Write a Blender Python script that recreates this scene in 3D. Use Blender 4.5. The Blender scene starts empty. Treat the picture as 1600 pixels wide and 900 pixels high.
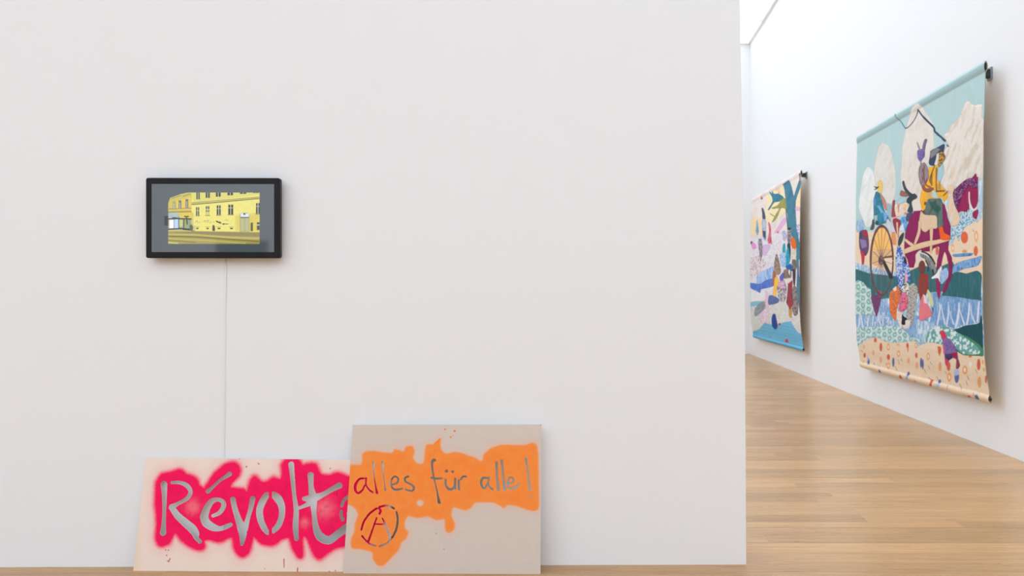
import bpy, bmesh, math, random
import numpy as np

# ---------------------------------------------------------------- camera, world, light, exposure
F, CX, CY, EYE = 1250.0, 928.0, 457.0, 1.48      # focal length in px, principal point, eye height
CEIL_Z, X_RIGHT, X_LEFT, Y_FAR, Y_BACK = 7.45, 3.76, -14.0, 19.25, -16.0
LIGHT = 1.60                                      # strength of the luminous ceiling panels
scene = bpy.context.scene
COL = scene.collection
cam = bpy.data.cameras.new('camera')
cam.sensor_fit = 'HORIZONTAL'; cam.sensor_width = 36.0
cam.lens = 36.0 * F / 1600.0
cam.shift_x = -(CX - 800.0) / 1600.0
cam.shift_y = (CY - 450.0) / 1600.0
cam.clip_start = 0.05; cam.clip_end = 100
cam.dof.use_dof = True; cam.dof.focus_distance = 4.3; cam.dof.aperture_fstop = 4.0
cam_o = bpy.data.objects.new('camera', cam); COL.objects.link(cam_o)
cam_o.location = (0, 0, EYE); cam_o.rotation_euler = (math.pi / 2, 0, 0)
scene.camera = cam_o
world = bpy.data.worlds.new('world'); scene.world = world; world.use_nodes = True
world.node_tree.nodes['Background'].inputs[0].default_value = (0.9, 0.95, 1.0, 1)
world.node_tree.nodes['Background'].inputs[1].default_value = 0.3
vs = scene.view_settings
vs.view_transform = 'Standard'; vs.look = 'None'; vs.gamma = 1.0; vs.use_curve_mapping = False
vs.exposure = 0.04
scene.cycles.max_bounces = 10; scene.cycles.diffuse_bounces = 8

# ---------------------------------------------------------------- helpers
def lin(c):
    c = np.asarray(c, float) / 255.0
    return np.where(c <= 0.04045, c / 12.92, ((c + 0.055) / 1.055) ** 2.4)

def link(o, parent=None):
    COL.objects.link(o)
    if parent is not None: o.parent = parent
    return o

def tag(o, label=None, category=None, group=None, kind=None):
    if label: o['label'] = label
    if category: o['category'] = category
    if group: o['group'] = group
    if kind: o['kind'] = kind
    return o

def mesh_np(name, verts, tris, mat, parent=None, col=None, smooth=True):
    me = bpy.data.meshes.new(name)
    verts = np.asarray(verts, np.float32); tris = np.asarray(tris, np.int32)
    used = np.unique(tris)
    remap = np.zeros(len(verts), np.int32); remap[used] = np.arange(len(used))
    verts = verts[used]; tris = remap[tris]
    me.vertices.add(len(verts)); me.vertices.foreach_set('co', verts.ravel())
    n = len(tris)
    me.loops.add(n * 3); me.loops.foreach_set('vertex_index', tris.ravel())
    me.polygons.add(n)
    me.polygons.foreach_set('loop_start', np.arange(0, n * 3, 3, dtype=np.int32))
    me.polygons.foreach_set('use_smooth', np.full(n, smooth))
    if col is not None:
        a = me.color_attributes.new('Col', 'FLOAT_COLOR', 'POINT')
        c = np.ones((len(verts), 4), np.float32); c[:, :3] = np.asarray(col)[used]
        a.data.foreach_set('color', c.ravel())
    me.update(); me.validate()
    me.materials.append(mat)
    return link(bpy.data.objects.new(name, me), parent)

def obj_bm(name, bm, mat, parent=None, smooth=False):
    me = bpy.data.meshes.new(name); bm.to_mesh(me); bm.free()
    for p in me.polygons: p.use_smooth = smooth
    me.materials.append(mat)
    return link(bpy.data.objects.new(name, me), parent)

def box_bm(bm, x0, x1, y0, y1, z0, z1, bevel=0.0, seg=2):
    r = bmesh.ops.create_cube(bm, size=1.0)
    for v in r['verts']:
        v.co.x = x0 + (v.co.x + .5) * (x1 - x0)
        v.co.y = y0 + (v.co.y + .5) * (y1 - y0)
        v.co.z = z0 + (v.co.z + .5) * (z1 - z0)
    if bevel:
        es = list({e for v in r['verts'] for e in v.link_edges})
        bmesh.ops.bevel(bm, geom=es, offset=bevel, segments=seg, affect='EDGES', profile=0.5)
    return bm

def box(name, x0, x1, y0, y1, z0, z1, mat, parent=None, bevel=0.0):
    return obj_bm(name, box_bm(bmesh.new(), x0, x1, y0, y1, z0, z1, bevel), mat, parent)

def empty(name, loc=(0, 0, 0)):
    o = bpy.data.objects.new(name, None); o.location = loc; o.empty_display_size = .1
    return link(o)

# value noise on arrays
def _hash(i, j, s):
    n = (i.astype(np.int64) * 374761393 + j.astype(np.int64) * 668265263 + s * 982451653) & 0x7fffffff
    n = ((n ^ (n >> 13)) * 1274126177) & 0x7fffffff
    return ((n ^ (n >> 16)) & 0xffff) / 65535.0
def vnoise(x, y, s=0):
    i = np.floor(x); j = np.floor(y); u = x - i; v = y - j
    u = u * u * (3 - 2 * u); v = v * v * (3 - 2 * v)
    return (_hash(i, j, s) * (1 - u) + _hash(i + 1, j, s) * u) * (1 - v) + (_hash(i, j + 1, s) * (1 - u) + _hash(i + 1, j + 1, s) * u) * v
def fbm(x, y, s=0, o=3):
    t = 0; a = .5
    for k in range(o):
        t = t + a * vnoise(x * 2 ** k, y * 2 ** k, s + k); a *= .5
    return t / (1 - .5 ** o)
def sstep(a, b, x):
    t = np.clip((x - a) / (b - a), 0, 1); return t * t * (3 - 2 * t)

# signed distances (negative inside), in photograph pixels
def sd_poly(P, x, y):
    P = np.asarray(P, float); d = np.full(x.shape, 1e9); ins = np.zeros(x.shape, bool)
    n = len(P)
    for i in range(n):
        ax, ay = P[i]; bx, by = P[(i + 1) % n]
        ex, ey = bx - ax, by - ay; L = ex * ex + ey * ey
        if L < 1e-12: continue
        t = np.clip(((x - ax) * ex + (y - ay) * ey) / L, 0, 1)
        d = np.minimum(d, (x - ax - t * ex) ** 2 + (y - ay - t * ey) ** 2)
        c = ((ay > y) != (by > y)) & (x < (bx - ax) * (y - ay) / ((by - ay) if by != ay else 1e-9) + ax)
        ins ^= c
    d = np.sqrt(d)
    return np.where(ins, -d, d)
def sd_stroke(S, x, y):                     # S: list of (x, y, radius)
    d = np.full(x.shape, 1e9)
    if len(S) == 1: S = [S[0], S[0]]
    for (ax, ay, ar), (bx, by, br) in zip(S[:-1], S[1:]):
        ex, ey = bx - ax, by - ay; L = ex * ex + ey * ey + 1e-9
        t = np.clip(((x - ax) * ex + (y - ay) * ey) / L, 0, 1)
        d = np.minimum(d, np.hypot(x - ax - t * ex, y - ay - t * ey) - (ar + (br - ar) * t))
    return d
def smooth_path(S, k=6):                    # Catmull-Rom through the points of a stroke
    S = np.asarray(S, float); n = len(S)
    if n < 3: return [tuple(p) for p in S]
    out = []
    for i in range(n - 1):
        p0, p1, p2, p3 = S[max(i - 1, 0)], S[i], S[i + 1], S[min(i + 2, n - 1)]
        for t in np.arange(k) / k:
            out.append(tuple(.5 * ((2 * p1) + (-p0 + p2) * t + (2 * p0 - 5 * p1 + 4 * p2 - p3) * t * t + (-p0 + 3 * p1 - 3 * p2 + p3) * t ** 3)))
    out.append(tuple(S[-1])); return out
def smooth_poly(P, k=4):
    P = np.asarray(P, float); n = len(P); out = []
    for i in range(n):
        p0, p1, p2, p3 = P[i - 1], P[i], P[(i + 1) % n], P[(i + 2) % n]
        for t in np.arange(k) / k:
            out.append(tuple(.5 * ((2 * p1) + (-p0 + p2) * t * .8 + (2 * p0 - 5 * p1 + 4 * p2 - p3) * t * t * .8 + (p2 - p1) * 0 + (-p0 + 3 * p1 - 3 * p2 + p3) * t ** 3 * .8 + .2 * 2 * (p2 - p1) * t)))
    return out

# ---------------------------------------------------------------- materials
def new_mat(name):
    m = bpy.data.materials.new(name); m.use_nodes = True
    return m, m.node_tree, m.node_tree.nodes['Principled BSDF']
def N(nt, typ, **kw):
    n = nt.nodes.new(typ)
    for k, v in kw.items(): setattr(n, k, v)
    return n
def simple(name, rgb, rough=.6, metal=0, spec=.5, noise=0.0, bump=0.0, scale=40, ior=None):
    m, nt, b = new_mat(name); c = (*[float(v) for v in rgb], 1)
    b.inputs['Base Color'].default_value = c; b.inputs['Roughness'].default_value = rough
    b.inputs['Metallic'].default_value = metal; b.inputs['Specular IOR Level'].default_value = spec
    if ior: b.inputs['IOR'].default_value = ior
    tc = N(nt, 'ShaderNodeTexCoord'); ns = N(nt, 'ShaderNodeTexNoise'); ns.inputs['Scale'].default_value = scale
    ns.inputs['Detail'].default_value = 5
    nt.links.new(tc.outputs['Object'], ns.inputs['Vector'])
    if noise:
        mx = N(nt, 'ShaderNodeMix', data_type='RGBA'); mx.inputs['A'].default_value = tuple(v * (1 - noise) for v in c[:3]) + (1,)
        mx.inputs['B'].default_value = tuple(min(1, v * (1 + noise)) for v in c[:3]) + (1,)
        nt.links.new(ns.outputs['Fac'], mx.inputs['Factor']); nt.links.new(mx.outputs['Result'], b.inputs['Base Color'])
    if bump:
        bp = N(nt, 'ShaderNodeBump'); bp.inputs['Strength'].default_value = bump; bp.inputs['Distance'].default_value = .002
        nt.links.new(ns.outputs['Fac'], bp.inputs['Height']); nt.links.new(bp.outputs['Normal'], b.inputs['Normal'])
    return m
M_wall = simple('white_wall_paint', (.875, .88, .882), .75, spec=.25, noise=.006, bump=.06, scale=60)
M_wall_r = simple('white_side_wall_paint', (.82, .806, .79), .75, spec=.25, noise=.006, bump=.06, scale=60)
M_black = simple('black_steel', (.012, .012, .014), .45, noise=.2, scale=90)
M_case = simple('black_plastic_casing', (.010, .010, .011), .4, spec=.22, noise=.15, scale=120)
M_plate = simple('grey_steel_plate', (.25, .27, .28), .4, metal=.6, noise=.15, scale=60)
M_cable = simple('white_cable_sleeve', (.86, .858, .845), .6, noise=.02, scale=80)
M_ceil = simple('ceiling_frame_paint', (.88, .88, .88), .7, noise=.01)
M_door = simple('dark_grey_door', (.012, .012, .013), .6, noise=.15)

def panel_mat():
    m, nt, b = new_mat('luminous_ceiling_panel')
    b.inputs['Base Color'].default_value = (.8, .82, .85, 1); b.inputs['Roughness'].default_value = .6
    b.inputs['Emission Color'].default_value = (.785, 1.0, 1.235, 1)
    b.inputs['Emission Strength'].default_value = LIGHT
    return m
M_panel = panel_mat()

def cloth_mat(name, scale=260, strength=.35, rough=.85):
    m, nt, b = new_mat(name)
    at = N(nt, 'ShaderNodeAttribute', attribute_name='Col')
    tc = N(nt, 'ShaderNodeTexCoord'); ns = N(nt, 'ShaderNodeTexNoise'); ns.inputs['Scale'].default_value = scale; ns.inputs['Detail'].default_value = 3
    nt.links.new(tc.outputs['Object'], ns.inputs['Vector'])
    mr = N(nt, 'ShaderNodeMapRange'); mr.inputs['To Min'].default_value = .95; mr.inputs['To Max'].default_value = 1.05
    nt.links.new(ns.outputs['Fac'], mr.inputs['Value'])
    vm = N(nt, 'ShaderNodeVectorMath', operation='SCALE')
    nt.links.new(at.outputs['Color'], vm.inputs[0]); nt.links.new(mr.outputs['Result'], vm.inputs['Scale'])
    nt.links.new(vm.outputs[0], b.inputs['Base Color'])
    b.inputs['Roughness'].default_value = rough; b.inputs['Specular IOR Level'].default_value = .2
    bp = N(nt, 'ShaderNodeBump'); bp.inputs['Strength'].default_value = strength; bp.inputs['Distance'].default_value = .001
    nt.links.new(ns.outputs['Fac'], bp.inputs['Height']); nt.links.new(bp.outputs['Normal'], b.inputs['Normal'])
    return m
M_cloth = cloth_mat('patchwork_cloth')
M_card = simple('plain_card', (.86, .80, .75), .8, noise=.03, bump=.1, scale=200)
M_lining = simple('cream_lining_cloth', (.88, .72, .54), .9, noise=.03, bump=.2, scale=200)
M_board = cloth_mat('sprayed_cardboard', 500, .15, .8)

def screen_mat():
    m, nt, b = new_mat('glossy_display')
    at = N(nt, 'ShaderNodeAttribute', attribute_name='Col')
    b.inputs['Base Color'].default_value = (.01, .01, .012, 1); b.inputs['Roughness'].default_value = .04
    b.inputs['IOR'].default_value = 1.95
    nt.links.new(at.outputs['Color'], b.inputs['Emission Color']); b.inputs['Emission Strength'].default_value = 1.0
    return m
M_screen = screen_mat()

def wood_mat():
    m, nt, b = new_mat('oiled_oak'); L = nt.links.new
    tc = N(nt, 'ShaderNodeTexCoord'); oi = N(nt, 'ShaderNodeObjectInfo')
    off = N(nt, 'ShaderNodeVectorMath', operation='SCALE'); off.inputs[0].default_value = (37, 91, 53)
    L(oi.outputs['Random'], off.inputs['Scale'])
    ad = N(nt, 'ShaderNodeVectorMath', operation='ADD'); L(tc.outputs['Object'], ad.inputs[0]); L(off.outputs[0], ad.inputs[1])
    mp = N(nt, 'ShaderNodeMapping'); mp.inputs['Scale'].default_value = (1.3, 26, 10); L(ad.outputs[0], mp.inputs['Vector'])
    n1 = N(nt, 'ShaderNodeTexNoise'); n1.inputs['Scale'].default_value = 1.6; n1.inputs['Detail'].default_value = 7; n1.inputs['Distortion'].default_value = .6
    L(mp.outputs[0], n1.inputs['Vector'])
    mp2 = N(nt, 'ShaderNodeMapping'); mp2.inputs['Scale'].default_value = (6, 220, 30); L(ad.outputs[0], mp2.inputs['Vector'])
    n2 = N(nt, 'ShaderNodeTexNoise'); n2.inputs['Scale'].default_value = 1.0; n2.inputs['Detail'].default_value = 3; L(mp2.outputs[0], n2.inputs['Vector'])
    cr = N(nt, 'ShaderNodeValToRGB'); e = cr.color_ramp.elements
    e[0].position = .25; e[0].color = (.42, .222, .088, 1); e[1].position = .75; e[1].color = (.60, .35, .155, 1)
    L(n1.outputs['Fac'], cr.inputs['Fac'])
    rt = N(nt, 'ShaderNodeMapRange'); rt.inputs['To Min'].default_value = .84; rt.inputs['To Max'].default_value = 1.14; L(oi.outputs['Random'], rt.inputs['Value'])
    fi = N(nt, 'ShaderNodeMapRange'); fi.inputs['To Min'].default_value = .94; fi.inputs['To Max'].default_value = 1.06; L(n2.outputs['Fac'], fi.inputs['Value'])
    mu = N(nt, 'ShaderNodeMath', operation='MULTIPLY'); L(rt.outputs[0], mu.inputs[0]); L(fi.outputs[0], mu.inputs[1])
    vm = N(nt, 'ShaderNodeVectorMath', operation='SCALE'); L(cr.outputs['Color'], vm.inputs[0]); L(mu.outputs[0], vm.inputs['Scale'])
    L(vm.outputs[0], b.inputs['Base Color'])
    rr = N(nt, 'ShaderNodeMapRange'); rr.inputs['To Min'].default_value = .24; rr.inputs['To Max'].default_value = .34; L(n2.outputs['Fac'], rr.inputs['Value'])
    L(rr.outputs[0], b.inputs['Roughness']); b.inputs['Specular IOR Level'].default_value = .42
    bp = N(nt, 'ShaderNodeBump'); bp.inputs['Strength'].default_value = .05; bp.inputs['Distance'].default_value = .001
    L(n2.outputs['Fac'], bp.inputs['Height']); L(bp.outputs[0], b.inputs['Normal'])
    return m
M_wood = wood_mat()
M_gap = simple('dark_floor_joint', (.10, .055, .03), .9, noise=.2)

# ---------------------------------------------------------------- room
A_FW = math.atan(.0109)                                   # the front wall is turned by a hair
def fw_y(x): return 4.344 + .0109 * x                     # its face
S = lambda o: tag(o, kind='structure')

floor = S(box('floor', X_LEFT, X_RIGHT, Y_BACK, Y_FAR, -.06, -.0035, M_gap))
rnd = random.Random(7)
rows = [2.2, 2.37, 2.54, 2.71, 2.88, 3.05, 3.22, 3.39, 3.56, 3.73, 3.90, 4.07, 4.235, 4.286, 4.37, 4.55, 4.73, 4.90, 5.04, 5.16, 5.32, 5.49, 5.66, 5.80, 5.91, 6.08, 6.22, 6.38, 6.54, 6.70, 6.88]
while rows[-1] < Y_FAR - .2: rows.append(rows[-1] + rnd.choice([.15, .16, .17, .18]))
rows.append(Y_FAR)
plank_cache = {}
def plank(x0, x1, y0, y1):
    key = (round(x1 - x0, 2), round(y1 - y0, 3))
    if round(y1, 2) in (5.04, 4.73): key = (key[0], key[1] + 1e-6); SEAM.add(key)
    if key not in plank_cache:
        w, h = key
        bm = box_bm(bmesh.new(), 0, w - .0006, 0, h - (.004 if (w, h) in SEAM else .0009), -.0034, 0)
        me = bpy.data.meshes.new('plank'); bm.to_mesh(me); bm.free(); me.materials.append(M_wood); plank_cache[key] = me
    o = bpy.data.objects.new('plank', plank_cache[key]); o.location = (x0, y0, 0)
    link(o, floor)
SEAM = set()
LENS = [1.75, 2.0, 2.25, 2.5, 2.75]
nplank = 0
for r, (y0, y1) in enumerate(zip(rows[:-1], rows[1:])):
    if y0 < 4.2:
        xs = [-4.62]; xe = 3.76
        LL = [2.25, 2.75]
        if y0 < 3.9: continue                              # nearer rows lie outside the frame
    elif y0 < 4.33:
        xs = [-4.62]; xe = 3.76; LL = LENS
    else:
        xs = [-1.2, round(-.7 + rnd.random() * 1.9, 2)]; xe = 3.76; LL = LENS
    if r == rows.index(4.235) or (4.0 < y0 < 4.2):
        xs = [-4.62, -2.27, -1.82]
    if abs(y0 - 5.16) < .01 or abs(y0 - 5.32) < .01: xs = [-1.2, 1.77]
    while xs[-1] < xe - .3: xs.append(round(xs[-1] + rnd.choice(LL), 2))
    xs[-1] = xe
    for a, b_ in zip(xs[:-1], xs[1:]):
        plank(a, b_, y0, y1); nplank += 1
print('planks', nplank)
# remaining floor outside the picture (behind the camera and behind the wall): plain oak boards in one piece
def board_field(x0, x1, y0, y1, seed):
    rr = random.Random(seed); bm = bmesh.new(); y = y0
    while y < y1 - .01:
        h = min(.17, y1 - y); x = x0
        while x < x1 - .01:
            w = min(rr.choice([1.5, 2.0, 2.5]), x1 - x)
            box_bm(bm, x, x + w - .0012, y, y + h - .0014, -.0034, 0); x += w
        y += h
    return tag(obj_bm('floor_boards', bm, M_wood, floor), kind='stuff')
board_field(X_LEFT, X_RIGHT, Y_BACK, 3.9, 3)
board_field(X_LEFT, -4.62, 3.9, 4.33, 4)
board_field(X_LEFT, -1.2, 4.75, Y_FAR, 5)

# front wall: solid slab whose right corner leans by a few centimetres
def front_wall():
    prof = [(-.002, 1166), (EYE, 1163.5), (2.2, 1160.2), (3.071, 1156), (CEIL_Z, None)]
    bm = bmesh.new(); ringF = []; ringB = []
    for z, px in prof:
        x = (px - CX) / F * 4.353 if px else .744
        ringF.append(bm.verts.new((x, fw_y(x), z))); ringB.append(bm.verts.new((x - .002, fw_y(x) + .38, z)))
    xl = X_LEFT
    lf = [bm.verts.new((xl, fw_y(xl), z)) for z, _ in prof]; lb = [bm.verts.new((xl, fw_y(xl) + .38, z)) for z, _ in prof]
    for i in range(len(prof) - 1):
        bm.faces.new((lf[i], ringF[i], ringF[i + 1], lf[i + 1])); bm.faces.new((ringF[i], ringB[i], ringB[i + 1], ringF[i + 1]))
        bm.faces.new((ringB[i], lb[i], lb[i + 1], ringB[i + 1])); bm.faces.new((lb[i], lf[i], lf[i + 1], lb[i + 1]))
    bm.faces.new((lf[-1], ringF[-1], ringB[-1], lb[-1])); bm.faces.new((lf[0], lb[0], ringB[0], ringF[0]))
    bmesh.ops.recalc_face_normals(bm, faces=bm.faces)
    return S(obj_bm('wall_front', bm, M_wall))
front_wall()
S(box('wall_right', X_RIGHT, X_RIGHT + .25, Y_BACK, Y_FAR, -.06, CEIL_Z + .1, M_wall_r))
S(box('wall_left', X_LEFT - .25, X_LEFT, Y_BACK, Y_FAR, -.06, CEIL_Z + .1, M_wall))
S(box('wall_far', X_LEFT, X_RIGHT, Y_FAR, Y_FAR + .25, -.06, CEIL_Z + .1, M_wall_r))
S(box('wall_back', X_LEFT, X_RIGHT, Y_BACK - .25, Y_BACK, -.06, CEIL_Z + .1, M_wall))
d1 = S(box('door_1', -11.05, -9.48, Y_BACK, Y_BACK + .03, 0, 3.05, M_door, bevel=.004))
box('door_handle', -9.6, -9.56, Y_BACK + .03, Y_BACK + .07, 1.0, 1.12, M_plate, d1, bevel=.004)
ceil = S(box('ceiling', X_LEFT, X_RIGHT, Y_BACK, Y_FAR, CEIL_Z + .006, CEIL_Z + .1, M_ceil))
PW = 1.62
pm = box_bm(bmesh.new(), 0, PW - .06, 0, 1.7 - .10, CEIL_Z - .0, CEIL_Z + .006)
pme = bpy.data.meshes.new('light_panel'); pm.to_mesh(pme); pm.free(); pme.materials.append(M_panel)
for i in range(11):
    for j in range(20):
        y = 17.6 - 1.7 * (j - 0)
        if y < Y_BACK: continue
        if .5 < y < 4.2 and i > 1: continue              # unseen panels left out to even the light on the partition wall
        o = bpy.data.objects.new('light_panel', pme); o.location = (X_RIGHT - .07 - PW * (i + 1) + .06, y + .05, 0)
        if y + 1.7 > Y_FAR: o.scale.y = .95
        link(o, ceil)

# ---------------------------------------------------------------- gridded sheets with painted colour attribute
def tris_of(nx, ny):
    i, j = np.meshgrid(np.arange(nx - 1), np.arange(ny - 1)); a = (j * nx + i).ravel(); b = a + 1; c = a + nx; d = c + 1
    alt = ((i + j) % 2 == 0).ravel()
    t1 = np.where(alt[:, None], np.stack([a, b, d], 1), np.stack([a, b, c], 1))
    t2 = np.where(alt[:, None], np.stack([a, d, c], 1), np.stack([b, d, c], 1))
    return np.concatenate([t1, t2])
def snap(x, y, sd, res):
    """moves grid points lying near the outline onto it; returns new x, y and sd"""
    gy, gx = np.gradient(sd); dyx = np.gradient(x, axis=1).mean(); dyy = np.gradient(y, axis=0).mean()
    gx = gx / dyx; gy = gy / dyy
    g = np.hypot(gx, gy) + 1e-6; m = np.abs(sd) < .62 * res
    x = np.where(m, x - sd * gx / g, x); y = np.where(m, y - sd * gy / g, y)
    return x, y, np.where(m, 0, sd)

def paint(col, mask, rgb):
    return col * (1 - mask[..., None]) + lin(rgb) * mask[..., None]

# ---------------------------------------------------------------- stencil boards
def stencil_board(name, corners, plane_pts, strokes, cuts, painter, label, res=.6):
    TL, TR, BR, BL = [np.array(c, float) for c in corners]
    nx = int(np.hypot(*(TR - TL)) / res); ny = int(np.hypot(*(BL - TL)) / res)
    u, v = np.meshgrid(np.linspace(0, 1, nx), np.linspace(0, 1, ny))
    P = (TL * ((1 - u) * (1 - v))[..., None] + TR * (u * (1 - v))[..., None] + BR * (u * v)[..., None] + BL * ((1 - u) * v)[..., None])
    x, y = P[..., 0], P[..., 1]
    col = painter(x, y)
    h = np.full(x.shape, 1e9)
    for s in strokes: h = np.minimum(h, sd_stroke(smooth_path(s), x, y))
    for c in cuts: h = np.maximum(h, -sd_stroke(c, x, y))
    h = h + (fbm(x / 3.0, y / 3.0, 5) - .5) * .35
    x2, y2, h2 = snap(x, y, h, res)
    # plane through three points
    A, B, T = [np.array(p) for p in plane_pts]; n = np.cross(B - A, T - A); n /= np.linalg.norm(n)
    if n[1] > 0: n = -n
    o = np.array([0, 0, EYE]); ray = np.stack([(x2 - CX) / F, np.ones_like(x2), (CY - y2) / F], -1)
    t = ((A - o) @ n) / (ray @ n); W = o + ray * t[..., None]
    base = A.copy()
    tr = tris_of(nx, ny); hh = h2.ravel()
    keep = hh[tr].mean(1) > 0
    tr = tr[keep][:, ::-1]
    ob = mesh_np(name, W.reshape(-1, 3) - base, tr, M_board, None, col.reshape(-1, 3))
    ob.location = base
    f = ob.data.polygons[0]; nn = f.normal
    so = ob.modifiers.new('thickness', 'SOLIDIFY'); so.thickness = .0035; so.offset = -1 if nn.y < 0 else 1
    ob.data.materials.append(M_card); so.material_offset = 1; so.material_offset_rim = 1
    for p in ob.data.polygons: p.use_smooth = False
    tag(ob, label, 'stencil board')
    return ob

z1 = lambda p: (200 + p[0] / 4.4444, 700 + p[1] / 4.4444) + ((p[2] / 4.4444,) if len(p) > 2 else ())
z2 = lambda p: (530 + p[0] / 3.6, 650 + p[1] / 3.6) + ((p[2] / 3.6,) if len(p) > 2 else ())
GB = 1.0
def floor_pt(px, py):
    d = EYE * F / (py - CY); return ((px - CX) / F * d, d, 0.0)
def wall_pt(px, py, off):
    d = 4.344
    for _ in range(4): d = fw_y((px - CX) / F * d) - off
    return ((px - CX) / F * d, d, EYE + (CY - py) / F * d)

R_OUT = [(200,300),(205,240),(240,190),(320,165),(370,162),(400,185),(470,215),(490,260),(530,290),(545,265),(600,190),(680,120),(740,105),(768,140),(760,190),(720,240),(710,275),(760,285),(800,290),(830,310),(850,240),(880,203),(920,240),(960,240),(1010,212),(1060,225),(1078,180),(1072,120),(1100,90),(1180,90),(1210,130),(1240,120),(1300,115),(1335,190),(1400,200),(1460,178),(1540,205),(1700,220),(1760,300),(1765,500),(1700,650),(1560,660),(1500,680),(1420,700),(1340,762),(1300,750),(1270,680),(1240,620),(1212,620),(1208,740),(1190,758),(1150,700),(1120,620),(1060,630),(1000,670),(930,660),(880,610),(860,620),(835,720),(790,748),(750,710),(730,620),(690,620),(630,645),(570,630),(525,640),(525,690),(490,702),(430,680),(380,640),(330,585),(300,620),(280,660),(230,672),(205,640),(205,500),(195,400)]
def paint_red(x, y):
    n = fbm(x / 1.2, y / 1.2, 1) - .5; n2 = fbm(x / 14, y / 14, 9) - .5
    base = lin((246, 227, 212)) * (1 + .03 * n + .02 * n2)[..., None]
    base = paint(base, np.clip(sstep(228, 208, x) * .35, 0, 1), (238, 206, 158))
    sd = sd_poly(smooth_poly([z1(p) for p in R_OUT]), x, y) + n2 * 3
    m = sstep(10.5, 0, sd + 2.6 * (fbm(x / .8, y / .8, 3) - .5)) ** 1.3
    halo = sstep(26, 0, sd) * .22
    c = paint(base, halo, (250, 130, 150)); 
    pinks = [(450, 410, 46), (1365, 420, 60), (1228, 520, 30), (760, 560, 0)]
    dens = np.ones_like(x)
    for px, py, r in pinks:
        if r: q = z1((px, py)); dens -= .27 * np.exp(-((x - q[0]) ** 2 + (y - q[1]) ** 2) / (2 * (r / 4.44 * .75) ** 2))
    m = m * np.clip(dens, 0, 1)
    c = paint(c, np.clip(m, 0, 1), (255, 18, 94))
    dark = sstep(-2, -14, sd) * .35 * sstep(.4, .7, fbm(x / 7, y / 7, 21))
    c = paint(c, dark, (228, 12, 84))
    for (px, py, r) in [(775, 68, 9), (822, 130, 5), (905, 108, 4), (912, 112, 3), (262, 708, 4), (280, 710, 4), (268, 745, 4), (1404, 142, 4), (1440, 852, 4), (1398, 858, 4), (950, 838, 3)]:
        q = z1((px, py, r)); c = paint(c, sstep(.5, -.3, sd_stroke([q], x, y)), (200, 40, 80))
    for s in [[(292, 768, 3), (282, 790, 3), (272, 782, 2)], [(1083, 772, 3), (1084, 830, 2)], [(1178, 832, 3), (1176, 862, 3)], [(1432, 300, 3), (1434, 322, 2)], [(1450, 300, 3), (1450, 335, 2)], [(1474, 590, 3), (1475, 612, 3)]]:
        c = paint(c, sstep(.5, -.3, sd_stroke([z1(p) for p in s], x, y)), (190, 30, 70))
    return c
R_STROKES = [
 [(250,252,21),(253,330,15),(252,440,11),(248,530,13),(244,588,20)],
 [(306,240,9),(360,240,11),(410,262,14),(434,305,13),(410,350,12),(350,385,11),(308,408,18)],
 [(303,412,18),(345,470,22),(400,520,26),(445,560,28),(468,592,24),(474,622,14),(500,650,12)],
 [(556,300,14),(585,275,9),(635,228,8),(680,198,11),(705,180,15)],
 [(590,471,10),(635,450,13),(662,410,15),(660,375,14),(625,358,12),(580,372,18),(548,420,22),(528,480,27)],
 [(528,480,27),(545,520,28),(590,550,24),(640,560,15),(685,545,15),(714,532,12)],
 [(729,357,17),(742,420,17),(765,490,20),(790,560,28),(798,600,24),(792,668,9)],
 [(866,352,17),(852,420,14),(835,480,13),(812,560,20)],
 [(964,325,18),(936,370,22),(914,430,22),(920,495,21),(945,555,19),(970,588,14)],
 [(1008,322,18),(1040,350,26),(1066,400,22),(1068,470,19),(1045,535,19),(1010,575,16)],
 [(1134,114,18),(1142,200,14),(1155,330,12),(1168,430,16),(1164,540,18),(1170,630,14)],
 [(1184,418,8),(1225,402,11),(1270,380,18)],
 [(1268,188,20),(1272,270,16),(1285,350,26),(1292,450,15),(1305,550,20),(1335,615,28),(1395,640,26),(1455,600,24),(1520,555,26),(1600,520,20)],
 [(1222,352,12),(1280,350,26),(1350,325,16),(1420,285,16),(1468,260,20)],
 [(1532,335,9),(1500,362,9),(1484,402,8)],[(1480,438,8),(1480,470,9),(1492,498,10)],
 [(1532,335,9),(1590,335,10),(1620,380,11),(1590,430,10),(1530,455,10)],
]
R_CUTS = [[z1((989, 290, 11)), z1((989, 610, 11))], [z1((1474, 420, 7)), z1((1500, 420, 7))]]
stencil_board('stencil_board', [(228, 715), (611, 719), (611, 894.5), (208, 892)],
    [floor_pt(208, 892.3), floor_pt(540, 893.5), wall_pt(229, 715, .013)],
    [[z1((p[0], p[1], p[2] + 2)) for p in s] for s in R_STROKES], R_CUTS, paint_red,
    'pale peach cardboard stencil sprayed neon red with cut-out word Révolte, leaning on the wall')

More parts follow.
